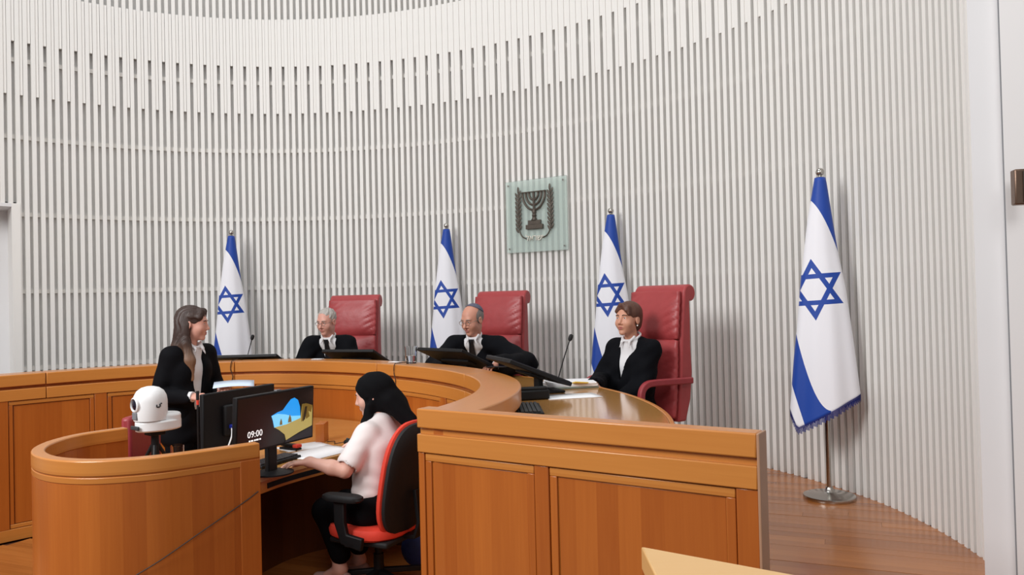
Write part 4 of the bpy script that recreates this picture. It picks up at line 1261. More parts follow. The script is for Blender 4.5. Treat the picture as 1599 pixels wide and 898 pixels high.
# ================================================================== PEOPLE
class Sdf:
    """signed distance field on a grid; shapes are blended and then meshed as one surface"""

    def __init__(s, lo, hi, h):
        s.h = h; s.lo = np.array(lo, float)
        s.n = np.ceil((np.array(hi, float) - s.lo) / h).astype(int) + 1
        s.ax = [s.lo[i] + h * np.arange(s.n[i]) for i in range(3)]
        s.F = np.full(tuple(s.n), 0.25, np.float32)

    def _box(s, lo, hi):
        a = np.maximum(np.floor((np.array(lo) - s.lo) / s.h).astype(int), 0)
        b = np.minimum(np.ceil((np.array(hi) - s.lo) / s.h).astype(int) + 1, s.n)
        if (b <= a).any(): return None
        sl = tuple(slice(a[i], b[i]) for i in range(3))
        X, Y, Z = np.meshgrid(*[s.ax[i][sl[i]] for i in range(3)], indexing='ij')
        return sl, X, Y, Z

    def _put(s, sl, d, k, op):
        f = s.F[sl]
        if op == 'u':
            h = np.maximum(k - np.abs(f - d), 0) / max(k, 1e-6)
            s.F[sl] = np.minimum(f, d) - h * h * k * 0.25
        elif op == 's':
            h = np.maximum(k - np.abs(f + d), 0) / max(k, 1e-6)
            s.F[sl] = np.maximum(f, -d) + h * h * k * 0.25
        elif op == 'i':
            s.F[sl] = np.maximum(f, d)

    def cone(s, a, b, ra, rb_, k=0.02, op='u'):
        a = np.array(a, float); b = np.array(b, float); m = max(ra, rb_) + k + 3 * s.h
        q = s._box(np.minimum(a, b) - m, np.maximum(a, b) + m)
        if q is None: return
        sl, X, Y, Z = q
        ba = b - a; L2 = max(ba @ ba, 1e-9)
        t = np.clip(((X - a[0]) * ba[0] + (Y - a[1]) * ba[1] + (Z - a[2]) * ba[2]) / L2, 0, 1)
        d = np.sqrt((X - a[0] - t * ba[0]) ** 2 + (Y - a[1] - t * ba[1]) ** 2 + (Z - a[2] - t * ba[2]) ** 2) - (ra + (rb_ - ra) * t)
        s._put(sl, d, k, op)

    def chain(s, pts, rs, k=0.02, op='u'):
        for i in range(len(pts) - 1): s.cone(pts[i], pts[i + 1], rs[i], rs[i + 1], k, op)

    def ell(s, c, r, k=0.02, op='u', Rm=None):
        c = np.array(c, float); r = np.array(r, float); m = r.max() + k + 3 * s.h
        q = s._box(c - m, c + m)
        if q is None: return
        sl, X, Y, Z = q
        P = np.stack([X - c[0], Y - c[1], Z - c[2]], -1)
        if Rm is not None: P = P @ np.asarray(Rm)
        k0 = np.linalg.norm(P / r, axis=-1); k1 = np.linalg.norm(P / (r * r), axis=-1)
        d = np.where(k1 > 1e-6, k0 * (k0 - 1) / np.maximum(k1, 1e-6), -r.min())
        s._put(sl, d, k, op)

    def fn(s, f, lo, hi, k=0.01, op='s'):
        q = s._box(lo, hi)
        if q is None: return
        sl, X, Y, Z = q
        s._put(sl, f(X, Y, Z), k, op)

    def warp(s, f):
        X, Y, Z = np.meshgrid(*s.ax, indexing='ij')
        s.F += f(X, Y, Z).astype(np.float32)

    def mesh(s):
        F = s.F; neg = F < 0
        n = np.array(F.shape)
        cs = tuple(n - 1)
        cnt = np.zeros(cs, np.int8)
        for dx in (0, 1):
            for dy in (0, 1):
                for dz in (0, 1):
                    cnt += neg[dx:dx + cs[0], dy:dy + cs[1], dz:dz + cs[2]]
        act = (cnt > 0) & (cnt < 8)
        idx = np.argwhere(act)
        ids = np.full(cs, -1, np.int64); ids[act] = np.arange(len(idx))
        acc = np.zeros((len(idx), 3)); num = np.zeros(len(idx))
        corners = [(i, j, k) for i in (0, 1) for j in (0, 1) for k in (0, 1)]
        for a in corners:
            for ax in range(3):
                if a[ax]: continue
                b = list(a); b[ax] = 1
                fa = F[idx[:, 0] + a[0], idx[:, 1] + a[1], idx[:, 2] + a[2]]; fb_ = F[idx[:, 0] + b[0], idx[:, 1] + b[1], idx[:, 2] + b[2]]
                m = (fa < 0) != (fb_ < 0)
                t = np.where(m, fa / np.where(m, fa - fb_, 1), 0)
                p = np.tile(np.array(a, float), (len(idx), 1)); p[:, ax] = t
                acc[m] += p[m]; num[m] += 1
        V = s.lo + s.h * (idx + acc / num[:, None])
        Q = []
        for ax in range(3):
            o1, o2 = [(1, 2), (2, 0), (0, 1)][ax]
            sl0 = [slice(1, None)] * 3; sl0[ax] = slice(0, None)
            A = neg; 
            lo_ = [slice(None)] * 3; hi_ = [slice(None)] * 3
            lo_[ax] = slice(0, -1); hi_[ax] = slice(1, None)
            ch = A[tuple(lo_)] != A[tuple(hi_)]
            e = np.argwhere(ch)
            ok = (e[:, o1] > 0) & (e[:, o2] > 0) & (e[:, o1] < n[o1] - 1) & (e[:, o2] < n[o2] - 1)
            e = e[ok]
            if not len(e): continue
            def cid(d1, d2):
                c = e.copy(); c[:, o1] -= d1; c[:, o2] -= d2
                return ids[c[:, 0], c[:, 1], c[:, 2]]
            q = np.stack([cid(1, 1), cid(0, 1), cid(0, 0), cid(1, 0)], 1)
            inside = A[e[:, 0], e[:, 1], e[:, 2]]
            q[~inside] = q[~inside][:, ::-1]
            Q.append(q)
        Q = np.concatenate(Q)
        return V, Q


def to_obj(name, VQ, m, parent=None, smooth_iter=1):
    if isinstance(VQ, Sdf): VQ = VQ.mesh()
    V, Q = VQ
    me = bpy.data.meshes.new(name)
    me.vertices.add(len(V)); me.vertices.foreach_set('co', V.astype(np.float32).ravel())
    me.loops.add(len(Q) * 4); me.loops.foreach_set('vertex_index', Q.astype(np.int32).ravel())
    me.polygons.add(len(Q)); me.polygons.foreach_set('loop_start', np.arange(0, len(Q) * 4, 4, dtype=np.int32))
    me.update(calc_edges=True); me.validate()
    me.polygons.foreach_set('use_smooth', [True] * len(me.polygons))
    me.materials.append(m)
    o = bpy.data.objects.new(name, me); col.objects.link(o)
    if parent: o.parent = parent
    return o


def cat(*vqs):
    Vs, Qs, k = [], [], 0
    for v, q in vqs:
        Vs.append(v); Qs.append(q + k); k += len(v)
    return np.concatenate(Vs), np.concatenate(Qs)


def rotm(yaw, pitch, roll=0.0):
    cz, sz = math.cos(yaw), math.sin(yaw); cx, sx_ = math.cos(pitch), math.sin(pitch); cy, sy = math.cos(roll), math.sin(roll)
    Rz = np.array([[cz, -sz, 0], [sz, cz, 0], [0, 0, 1]]); Rx = np.array([[1, 0, 0], [0, cx, -sx_], [0, sx_, cx]])
    Ry = np.array([[cy, 0, sy], [0, 1, 0], [-sy, 0, cy]])
    return Rz @ Rx @ Ry


class Head:
    def __init__(s, c, yaw, pitch, roll=0.0, sc=0.96):
        s.c = np.array(c, float); s.R = rotm(R(yaw), R(pitch), R(roll)); s.sc = sc

    def p(s, x, y, z): return s.c + s.R @ (np.array((x, y, z), float) * s.sc)

    def M(s):
        m = np.eye(4); m[:3, :3] = s.R * s.sc; m[:3, 3] = s.c
        return Matrix(m.tolist())

    def skull(s, neck, h=0.0052, ears=True, female=False, jaw=1.0):
        """head, face and neck in one surface"""
        lo = np.minimum(s.c - 0.17, np.array(neck) - 0.10); hi = np.maximum(s.c + 0.17, np.array(neck) + 0.10)
        g = Sdf(lo, hi, h); k = s.sc; E = lambda c, r, kk=0.015, op='u': g.ell(s.p(*c), np.array(r) * k, kk, op, s.R)
        Cn = lambda a, b, ra, rb_, kk=0.012, op='u': g.cone(s.p(*a), s.p(*b), ra * k, rb_ * k, kk, op)
        g.cone(s.p(0, -0.02, -0.055), neck, (0.050 if female else 0.057) * k, (0.044 if female else 0.048) * k, 0.02)
        E((0, -0.014, 0.045), (0.075, 0.096, 0.083))
        E((0, 0.028, -0.005), (0.063, 0.066, 0.092), 0.03)
        E((0, 0.03, -0.058), (0.054 * jaw, 0.056, 0.050), 0.03)
        E((0, 0.074, -0.098), (0.023 * jaw, 0.019, 0.017), 0.025)
        Cn((-0.034, 0.078, 0.028), (0.034, 0.078, 0.028), 0.013, 0.013, 0.02)          # brow
        for x in (-1, 1):
            E((x * 0.040, 0.062, -0.028), (0.024, 0.024, 0.024), 0.03)                  # cheek
            E((x * 0.031, 0.099, 0.010), (0.017, 0.013, 0.0105), 0.010, 's')            # socket
            E((x * 0.031, 0.078, 0.0105), (0.0165, 0.0125, 0.0125), 0.004)              # lids
            E((x * 0.031, 0.0905, 0.0095), (0.0115, 0.006, 0.0042), 0.003, 's')
            if ears:
                E((x * 0.0775, -0.012, -0.004), (0.010, 0.020, 0.033), 0.008)
                E((x * 0.088, -0.008, 0.0), (0.006, 0.011, 0.017), 0.006, 's')
        nl = 0.9 if female else 1.08
        Cn((0, 0.088, 0.018), (0, 0.088 + 0.026 * nl, -0.026), 0.0085, 0.0120 * nl, 0.014)
        for x in (-1, 1): E((x * 0.013 * nl, 0.097, -0.032), (0.009, 0.010, 0.0075), 0.008)
        E((0, 0.093, -0.0575), (0.022, 0.008, 0.0055), 0.008)
        E((0, 0.091, -0.0685), (0.019, 0.009, 0.0065), 0.008)
        E((0, 0.103, -0.0625), (0.021, 0.008, 0.0014), 0.003, 's')
        g.cone(s.p(0, 0.10, -0.082), s.p(0.0, 0.10, -0.082), 0.004 * k, 0.004 * k, 0.01, 's')
        return g.mesh()

    def features(s, parent, brow, brow_r=0.0042, lip=True, female=False):
        for x in (-1, 1):
            e = MB(); mm = s.M() @ Matrix.Translation((x * 0.031, 0.0795, 0.0098))
            e.ellip((0, 0, 0), (0.0115, 0.0115, 0.0105), 14, 10, M=mm)
            e.ellip((0, 0.0088, 0), (0.0052, 0.0036, 0.0052), 10, 8, mi=1, M=mm)
            e.build('eye', [EYE_W, EYE_D], parent, smooth=True)
            pts = [s.p(x * 0.013, 0.0945, 0.027), s.p(x * 0.028, 0.0955, 0.0325), s.p(x * 0.048, 0.084, 0.028)]
            MB().tube([tuple(q) for q in catmull(pts, 4)], brow_r * s.sc, 6).build('eyebrow', brow, parent, smooth=True)
        if lip:
            l = MB(); l.ellip((0, 0.0965, -0.0572), (0.020, 0.0062, 0.0042), 14, 8, M=s.M()); l.ellip((0, 0.0955, -0.0678), (0.0175, 0.0066, 0.0050), 14, 8, M=s.M())
            l.build('lips', LIP, parent, smooth=True)

    def glasses(s, parent, rim=0.0018, w=0.0235, hgt=0.0165, drop=-0.002):
        root = MB()
        for x in (-1, 1):
            pts = [s.p(x * 0.0325 + w * math.cos(a), 0.106 - 0.12 * (abs(x * 0.0325 + w * math.cos(a)) ** 1.5), 0.008 + drop + hgt * math.sin(a)) for a in np.linspace(0, 2 * math.pi, 20)]
            root.tube([tuple(q) for q in pts], rim, 6)
            root.tube([tuple(q) for q in (s.p(x * 0.055, 0.103, 0.012 + drop), s.p(x * 0.074, 0.085, 0.012 + drop), s.p(x * 0.083, 0.0, 0.012), s.p(x * 0.082, -0.025, 0.0))], rim, 6)
        root.tube([tuple(s.p(-0.010, 0.106, 0.010 + drop)), tuple(s.p(0, 0.110, 0.013 + drop)), tuple(s.p(0.010, 0.106, 0.010 + drop))], rim, 6)
        root.build('spectacles', SPEC, parent, smooth=True)

    def hair(s, lo, hi, h, build):
        """hair field: build(g, E, Cn) adds the locks in head coordinates"""
        corners = np.array([s.p(x, y, z) for x in (lo[0], hi[0]) for y in (lo[1], hi[1]) for z in (lo[2], hi[2])])
        g = Sdf(corners.min(0) - 0.02, corners.max(0) + 0.02, h); k = s.sc
        E = lambda c, r, kk=0.012, op='u': g.ell(s.p(*c), np.array(r) * k, kk, op, s.R)
        Cn = lambda a, b, ra, rb_, kk=0.012, op='u': g.cone(s.p(*a), s.p(*b), ra * k, rb_ * k, kk, op)

        def plane(n, off, op='s'):
            n = np.array(n, float); n /= np.linalg.norm(n); nw = s.R @ n
            f = lambda X, Y, Z: -(((X - s.c[0]) * nw[0] + (Y - s.c[1]) * nw[1] + (Z - s.c[2]) * nw[2]) / k - off)
            g.fn(f, g.lo, g.lo + g.h * g.n, 0.006, op)      # removes the side n points to
        build(g, E, Cn, plane)
        # comb-like relief
        return g


def unit(v):
    v = np.array(v, float); return v / np.linalg.norm(v)


def hand(g, o, fwd, up, side, curl=0.5, thumb_in=0.0, sc=1.0):
    """palm with five unequal jointed fingers; side +1 right hand, -1 left hand"""
    y = unit(fwd); z = np.array(up, float); z = unit(z - y * (z @ y)); x = np.cross(y, z); tx = -x * side; o = np.array(o, float)
    kn = [(0.028, 0.083), (0.0095, 0.087), (-0.0085, 0.082), (-0.0255, 0.073)]; ln = [0.070, 0.078, 0.072, 0.056]
    for i, (a, b) in enumerate(kn):
        base = o + (tx * a * 0.62) * sc; k_ = o + (tx * a + y * b) * sc
        g.cone(base, k_, 0.0135 * sc, 0.0112 * sc, 0.012)
        p = k_; ang = 0; l = ln[i] * sc; rs = (0.0094, 0.0086, 0.0078, 0.0068)
        for j, (fr_, dc) in enumerate(((0.45, 0.55), (0.30, 0.75), (0.25, 0.55))):
            ang += curl * dc * (1 + 0.12 * i)
            d = y * math.cos(ang) - z * math.sin(ang) + tx * (0.10 - 0.07 * i) * (1 - j * .3)
            q = p + unit(d) * l * fr_
            g.cone(p, q, rs[j] * sc * (0.9 if i == 3 else 1), rs[j + 1] * sc * (0.9 if i == 3 else 1), 0.004)
            p = q
    b0 = o + (tx * 0.016 + y * 0.018 - z * 0.004) * sc
    d1 = unit(tx * (0.75 - .5 * thumb_in) + y * 0.7 - z * 0.30); p1 = b0 + d1 * 0.042 * sc
    d2 = unit(tx * (0.40 - .6 * thumb_in) + y * 0.9 - z * 0.30); p2 = p1 + d2 * 0.032 * sc
    d3 = unit(tx * (0.20 - .6 * thumb_in) + y * 0.95 - z * 0.25); p3 = p2 + d3 * 0.024 * sc
    g.chain([b0, p1, p2, p3], [0.0145 * sc, 0.0115 * sc, 0.0100 * sc, 0.0080 * sc], 0.007)


def arm_hand(el, wr, fwd, up, side, curl, h=0.005, re=0.040, rwst=0.0265, sc=1.0, thumb_in=0.0):
    el = np.array(el, float); wr = np.array(wr, float); f = unit(fwd)
    allp = np.stack([el, wr, wr + f * 0.2 * sc, wr + unit(up) * .08, wr - unit(up) * .14, wr + f * .1 - unit(up) * .14])
    g = Sdf(allp.min(0) - 0.085, allp.max(0) + 0.085, h)
    mid = el * 0.62 + wr * 0.38
    g.chain([el, mid, wr, wr + f * 0.012], [re, re * 0.95, rwst, rwst * .9], 0.02)
    hand(g, wr + f * 0.010, fwd, up, side, curl, thumb_in, sc)
    return g.mesh()


class Person:
    def __init__(s, loc, d):
        s.loc = np.array(loc, float); s.rz = face_dir(*d)
        c, sn = math.cos(s.rz), math.sin(s.rz); s.Rm = np.array([[c, -sn, 0], [sn, c, 0], [0, 0, 1]])

    def L(s, p): return s.Rm.T @ (np.array(p, float) - s.loc)      # world -> local

    def Ld(s, v): return s.Rm.T @ np.array(v, float)

    def finish(s, body, label):
        body.location = s.loc; body.rotation_euler = (0, 0, s.rz)
        tag(body, label, 'person')


def base_body(J, h=0.013):
    """trunk, legs and upper arms under the clothes"""
    pts = np.array([v for v in J.values()])
    g = Sdf(pts.min(0) - 0.2, pts.max(0) + 0.2, h)
    for sx_ in (-1, 1):
        off = np.array((sx_ * 0.065, 0, 0))
        g.cone(J['pelvis'] + off, J['chest'] + off * .8, 0.07, 0.055, 0.03)
        S = 'r' if sx_ > 0 else 'l'
        g.cone(J['neck'] + np.array((sx_ * .02, -.005, -.075)), J['sh_' + S] + np.array((-sx_ * .02, 0, -.01)), 0.030, 0.040, 0.01)
        g.cone(J['sh_' + S], J['el_' + S], 0.050, 0.040, 0.03)
        g.cone(J['el_' + S], J['wr_' + S], 0.040, 0.027, 0.02)
        g.cone(J['hip_' + S], J['kn_' + S], 0.082, 0.055, 0.05)
        g.cone(J['kn_' + S], J['an_' + S], 0.054, 0.036, 0.02)
        g.cone(J['an_' + S], J['toe_' + S], 0.038, 0.026, 0.03)
    g.cone(J['chest'], J['neck'] + np.array((0, 0, -.03)), 0.055, 0.040, 0.02)
    return g.mesh()


def A(*v): return np.array(v, float)


def judge_joints(P, head_w, lean_neck=None, wr_l=None, wr_r=None, el_l=None, el_r=None):
    hd = P.L(head_w)
    nk = hd + A(0, -0.045, -0.135)
    J = dict(pelvis=A(0, -0.02, 0.555), neck=nk)
    J['chest'] = J['pelvis'] * 0.30 + nk * 0.70 + A(0, 0.0, -0.05)
    for sx_, S in ((-1, 'l'), (1, 'r')):
        J['sh_' + S] = nk + A(sx_ * 0.178, -0.012, -0.075)
        J['el_' + S] = (el_l if S == 'l' else el_r) if (el_l if S == 'l' else el_r) is not None else J['sh_' + S] + A(sx_ * 0.075, 0.10, -0.235)
        w = wr_l if S == 'l' else wr_r
        J['wr_' + S] = w if w is not None else A(sx_ * 0.12, J['el_' + S][1] + 0.21, 0.80)
        J['hip_' + S] = A(sx_ * 0.085, 0.0, 0.53); J['kn_' + S] = A(sx_ * 0.11, 0.42, 0.50)
        J['an_' + S] = A(sx_ * 0.11, 0.40, 0.09); J['toe_' + S] = A(sx_ * 0.12, 0.54, 0.04)
    return hd, J


def robe_field(J, vz, vslope, vw, h=0.0105, slv=1.0, wide=1.0):
    pts = np.array([v for v in J.values()])
    g = Sdf(pts.min(0) - 0.22, pts.max(0) + 0.2, h)
    for sx_, S in ((-1, 'l'), (1, 'r')):
        off = A(sx_ * 0.075, 0, 0)
        g.cone(J['pelvis'] + off + A(0, 0, -.05), J['chest'] + off * 1.05, 0.135 * wide, 0.118 * wide, 0.08)
        g.cone(J['neck'] + A(sx_ * 0.050, -0.016, -0.048), J['sh_' + S] + A(-sx_ * .01, 0, 0.0), 0.060, 0.074, 0.05)
        g.cone(J['sh_' + S], J['el_' + S], 0.078 * slv, 0.092 * slv, 0.05)
        g.cone(J['el_' + S], J['wr_' + S], 0.088 * slv, 0.082 * slv, 0.04)
        g.cone(J['hip_' + S], J['kn_' + S], 0.125, 0.105, 0.06)
        g.cone(J['kn_' + S] + A(0, .02, 0), J['an_' + S] + A(0, 0, .12), 0.10, 0.115, 0.05)
        # open cuff
        w = unit(J['wr_' + S] - J['el_' + S])
        g.cone(J['wr_' + S] + w * 0.03, J['wr_' + S] + w * 0.12, 0.055, 0.075, 0.01, 's')
    # hole for the neck
    g.cone(J['neck'] + A(0, 0.012, -0.03), J['neck'] + A(0, 0.02, 0.13), 0.066, 0.075, 0.012, 's')
    nk, pv = J['neck'], J['pelvis']
    # soft vertical folds
    def folds(X, Y, Z):
        return 0.0055 * np.sin(X * 62 + Z * 9 + 1.3 * np.sin(Z * 11)) * np.clip((nk[2] - 0.05 - Z) / 0.25, 0, 1) + 0.003 * np.sin(Z * 55 + X * 30 + Y * 20)
    g.warp(folds)
    # V opening at the front
    def vee(X, Y, Z):
        ctr = pv[1] + (Z - pv[2]) * (nk[1] - pv[1]) / (nk[2] - pv[2])
        w = vw + vslope * np.clip((Z - vz) / (nk[2] - 0.04 - vz), 0, 1.15) ** 1.5
        cx = pv[0] + (Z - pv[2]) * (nk[0] - pv[0]) / (nk[2] - pv[2])
        return np.maximum(np.maximum(np.abs(X - cx) - w, vz - Z), ctr + 0.03 - Y)
    g.fn(vee, g.lo, g.lo + g.h * g.n, 0.008, 's')
    return g


def shirt_field(J, h=0.009, sleeves=None):
    nk = J['neck']
    g = Sdf(np.minimum(J['pelvis'], J['chest']) - A(.27, .22, .08), nk + A(.27, .25, .12), h)
    for sx_, S in ((-1, 'l'), (1, 'r')):
        off = A(sx_ * 0.066, 0.0, 0)
        g.cone(J['pelvis'] + off, J['chest'] + off * 0.95, 0.098, 0.092, 0.05)
        g.cone(nk + A(sx_ * 0.035, 0.0, -0.055), J['sh_' + S] + A(-sx_ * .04, 0, -.012), 0.047, 0.046, 0.04)
    g.cone(J['chest'], nk + A(0, .01, -0.03), 0.088, 0.058, 0.04)
    # collar band and its points
    for k in range(18):
        a0, a1 = 2 * math.pi * k / 18, 2 * math.pi * (k + 1) / 18
        f = lambda a: nk + A(0.060 * math.sin(a), 0.006 + 0.064 * math.cos(a), 0.008 - 0.028 * math.cos(a))
        g.cone(f(a0), f(a1), 0.0098, 0.0098, 0.006)
    for sx_ in (-1, 1):
        g.chain([nk + A(sx_ * 0.052, 0.045, 0.012), nk + A(sx_ * 0.034, 0.084, -0.030), nk + A(sx_ * 0.046, 0.094, -0.068)], [0.010, 0.010, 0.005], 0.006)
    g.cone(nk + A(0, 0.01, 0.005), nk + A(0, 0.02, 0.1), 0.054, 0.058, 0.006, 's')
    return g


def front_y(V, x, z, tol=0.02):
    m = (np.abs(V[:, 0] - x) < tol) & (np.abs(V[:, 2] - z) < tol)
    return V[m, 1].max() if m.any() else V[:, 1].max()


def tie(V, nk, zend, parent, m):
    zs = np.linspace(nk[2] - 0.028, zend, 14); mb = MB(); xs_ = [nk[0] * (z - 0.555) / (nk[2] - 0.555) for z in zs]
    ws = np.interp(np.linspace(0, 1, 14), [0, .08, .14, 1], [0.020, 0.022, 0.018, 0.042])
    ys = np.array([front_y(V, x, z) + 0.006 for x, z in zip(xs_, zs)]); ys = np.convolve(np.pad(ys, 1, mode='edge'), [.25, .5, .25], 'valid')
    for z, w, y, x in zip(zs, ws, ys, xs_):
        mb.v += [(x - w, y - .004, z), (x, y + .004, z), (x + w, y - .004, z), (x + w, y - .014, z), (x - w, y - .014, z)]
    for i in range(13):
        for j in range(5):
            j2 = (j + 1) % 5; mb.face((i * 5 + j, i * 5 + j2, i * 5 + 5 + j2, i * 5 + 5 + j))
    mb.face((0, 1, 2, 3, 4)); mb.face((69, 68, 67, 66, 65))
    mb.build('tie', m, parent, smooth=True)


def cuff(wr, fwd, parent, m, r=0.036, back=0.035, ln=0.045):
    f = unit(fwd); a = np.array(wr) - f * back; b = a + f * ln
    mb = MB(); mb.tube([tuple(a), tuple(b)], r, 16)
    mb.build('shirt_cuff', m, parent, smooth=True)


TIE_K = mat('black_tie', (18, 18, 24), 0.5, noise=0.1)
HAIR_G = hairmat('grey_hair', (176, 170, 164), (160, 152, 146), 0, 1)
HAIR_G2 = hairmat('greying_hair', (120, 112, 108), (150, 140, 134), 0, 1)
HAIR_B = hairmat('auburn_hair', (88, 54, 40), (70, 42, 32), 0, 1)
BROW_G = mat('grey_brow', (140, 124, 114), 0.7); BROW_D = mat('dark_brow', (58, 40, 32), 0.7)

# ------------------------------------------------------------------ judge 1 (grey hair, far)
P = Person((-1.70, 7.64, DAIS), (-0.12, -0.993))
hw_ = (-1.735, 7.33, 1.505)
hd, J = judge_joints(P, hw_)
H = Head(hd, -16, -12, 0, 0.98)
SKv = H.skull(J['neck'] + A(0, .01, -.03))
f_l = unit(P.Ld((0.3, -0.95, 0))); f_r = unit(P.Ld((-.35, -.9, 0)))
hands = [arm_hand(J['el_' + S], J['wr_' + S], A(-sx_ * .45, .85, -.12), A(0, 0.1, 1), sx_, 0.35) for sx_, S in ((-1, 'l'), (1, 'r'))]
b = to_obj('person', cat(base_body(J), SKv, *hands), SKIN1)
sh = shirt_field(J).mesh(); to_obj('shirt', sh, SHIRT, b)
tie(sh[0], J['neck'], J['neck'][2] - 0.30, b, TIE_K)
to_obj('robe', robe_field(J, J['neck'][2] - 0.34, 0.066, 0.012), ROBE, b)
H.features(b, BROW_G); H.glasses(b)


def short_hair(g, E, Cn, plane):
    E((0, -0.017, 0.047), (0.0795, 0.0995, 0.0865))
    X, Y, Z = np.meshgrid(*g.ax, indexing='ij')
    g.F += (0.002 * np.sin(X * 260 + 2 * np.sin(Y * 90)) + 0.002 * np.sin(Y * 150 + Z * 120)).astype(np.float32)
    E((0, 0.092, 0.004), (0.074, 0.072, 0.096), 0.014, 's')
    plane((0, 0.35, -1), 0.028)


to_obj('hair', H.hair((-.1, -.13, -.1), (.1, .12, .15), 0.005, short_hair), HAIR_G, b)
for S, sx_ in (('l', -1), ('r', 1)): cuff(J['wr_' + S], A(-sx_ * .45, .85, -.12), b, SHIRT)
P.finish(b, 'grey-haired judge in black robe, white shirt and black tie, wearing spectacles')

# ------------------------------------------------------------------ judge 2 (skullcap, leaning forward)
P = Person((-0.29, 7.13, DAIS), (-0.26, -0.966))
hw_ = (-0.345, 6.72, 1.505)
wl_w = P.L((-0.165, 5.98, 1.185)); 
hd, J = judge_joints(P, hw_)
J['wr_l'] = P.L((-0.135, 6.14, 1.165)); J['el_l'] = P.L((0.10, 6.50, 1.14))
J['sh_l'] = J['neck'] + A(-0.20, -0.03, -0.085); J['sh_r'] = J['neck'] + A(0.185, 0.0, -0.075)
J['wr_r'] = P.L((-0.52, 6.30, 1.10)); J['el_r'] = P.L((-0.66, 6.60, 1.12))
H = Head(hd, -22, -16, 0, 1.03)
SKv = H.skull(J['neck'] + A(0, .01, -.03), jaw=1.06)
fw_l = unit(J['wr_l'] - J['el_l'])
hands = [arm_hand(J['el_l'], J['wr_l'], fw_l + A(.0, .0, -.10), A(0, 0, 1), -1, 0.45), arm_hand(J['el_r'], J['wr_r'], unit(J['wr_r'] - J['el_r']), A(0, 0, 1), 1, 0.35)]
b = to_obj('person', cat(base_body(J), SKv, *hands), SKIN2)
sh = shirt_field(J).mesh(); to_obj('shirt', sh, SHIRT, b)
tie(sh[0], J['neck'], J['neck'][2] - 0.27, b, TIE_K)
to_obj('robe', robe_field(J, J['neck'][2] - 0.28, 0.062, 0.014, wide=1.08), ROBE, b)
H.features(b, BROW_G); H.glasses(b)


def fringe_hair(g, E, Cn, plane):
    E((0, -0.022, 0.030), (0.081, 0.099, 0.092))
    E((0, 0.088, -0.012), (0.078, 0.085, 0.10), 0.012, 's')
    E((0, 0.035, 0.12), (0.060, 0.105, 0.065), 0.01, 's')
    plane((0, 0.35, -1), 0.034)


to_obj('hair', H.hair((-.1, -.14, -.1), (.1, .12, .15), 0.005, fringe_hair), HAIR_G2, b)


def kippah(g, E, Cn, plane):
    E((0, -0.020, 0.047), (0.083, 0.103, 0.090))
    plane((0, 0.7, -0.7), -0.083)


kg = mat('knitted_skullcap', (92, 92, 110), 0.8, noise=0.35, scale=70)
to_obj('skullcap', H.hair((-.1, -.14, -.1), (.1, .12, .16), 0.0055, kippah), kg, b)
cuff(J['wr_l'], fw_l, b, SHIRT, r=0.037)
cuff(J['wr_r'], unit(J['wr_r'] - J['el_r']), b, SHIRT)
P.finish(b, 'balding judge in black robe and skullcap leaning forward to speak')
tb = tag(empty('mobile_phone', (-0.13, 6.02, 1.165), R(-20)), 'dark phone in the hand of the judge in a skullcap', 'phone')
MB().box((0, 0, 0), (0.15, 0.075, 0.010)).build('phone_body', BLACK, tb, bevel=0.003)
MB().box((0, 0, 0.0055), (0.14, 0.067, 0.001)).build('phone_screen', LENS, tb)

# ------------------------------------------------------------------ judge 3 (woman)
P = Person((0.828, 5.875, DAIS), (-0.72, -0.69))
hw_ = (0.850, 5.79, 1.506)
hd, J = judge_joints(P, hw_)
J['sh_l'] = J['neck'] + A(-0.165, -0.01, -0.085); J['sh_r'] = J['neck'] + A(0.165, -0.01, -0.085)
J['el_l'] = J['sh_l'] + A(0.035, 0.06, -0.25); J['el_r'] = J['sh_r'] + A(0.07, 0.10, -0.23)
J['wr_l'] = A(-0.09, 0.27, 0.61); J['wr_r'] = P.L((0.56, 5.47, 1.06))
H = Head(hd, 3, 3, 0, 1.0)
SKv = H.skull(J['neck'] + A(0, .01, -.03), female=True, jaw=0.95)
hands = [arm_hand(J['el_' + S], J['wr_' + S], A(-sx_ * .75, .65, -.15), A(0, 0.2, 1), sx_, 0.5, sc=.92) for sx_, S in ((-1, 'l'), (1, 'r'))]
b = to_obj('person', cat(base_body(J), SKv, *hands), SKIN3)
sh = shirt_field(J).mesh(); to_obj('blouse', sh, SHIRT, b)
to_obj('robe', robe_field(J, J['neck'][2] - 0.31, 0.060, 0.010, slv=0.78), ROBE, b)
H.features(b, BROW_D, 0.0035, female=True)


def bob(g, E, Cn, plane):
    E((0, -0.020, 0.048), (0.089, 0.108, 0.092))
    E((0, -0.058, -0.015), (0.074, 0.060, 0.082), 0.03)
    E((0, 0.096, -0.008), (0.062, 0.070, 0.080), 0.010, 's')
    for x in (-1, 1): E((x * 0.085, 0.012, -0.03), (0.035, 0.042, 0.050), 0.010, 's')
    # fringe swept over the brow
    Cn((-0.045, 0.070, 0.088), (-0.058, 0.078, 0.038), 0.020, 0.010, 0.02)
    Cn((-0.01, 0.075, 0.104), (-0.040, 0.090, 0.066), 0.014, 0.007, 0.02)
    Cn((0.02, 0.070, 0.106), (0.055, 0.072, 0.060), 0.016, 0.012, 0.02)


to_obj('hair', H.hair((-.11, -.14, -.12), (.11, .13, .16), 0.005, bob), HAIR_B, b)
for x in (-1, 1): MB().ellip(tuple(H.p(x * 0.082, 0.0, -0.043)), (0.006, 0.006, 0.006), 10, 8).build('earring', PEARL, b, smooth=True)
P.finish(b, 'woman judge with auburn hair in black robe and open white collar')

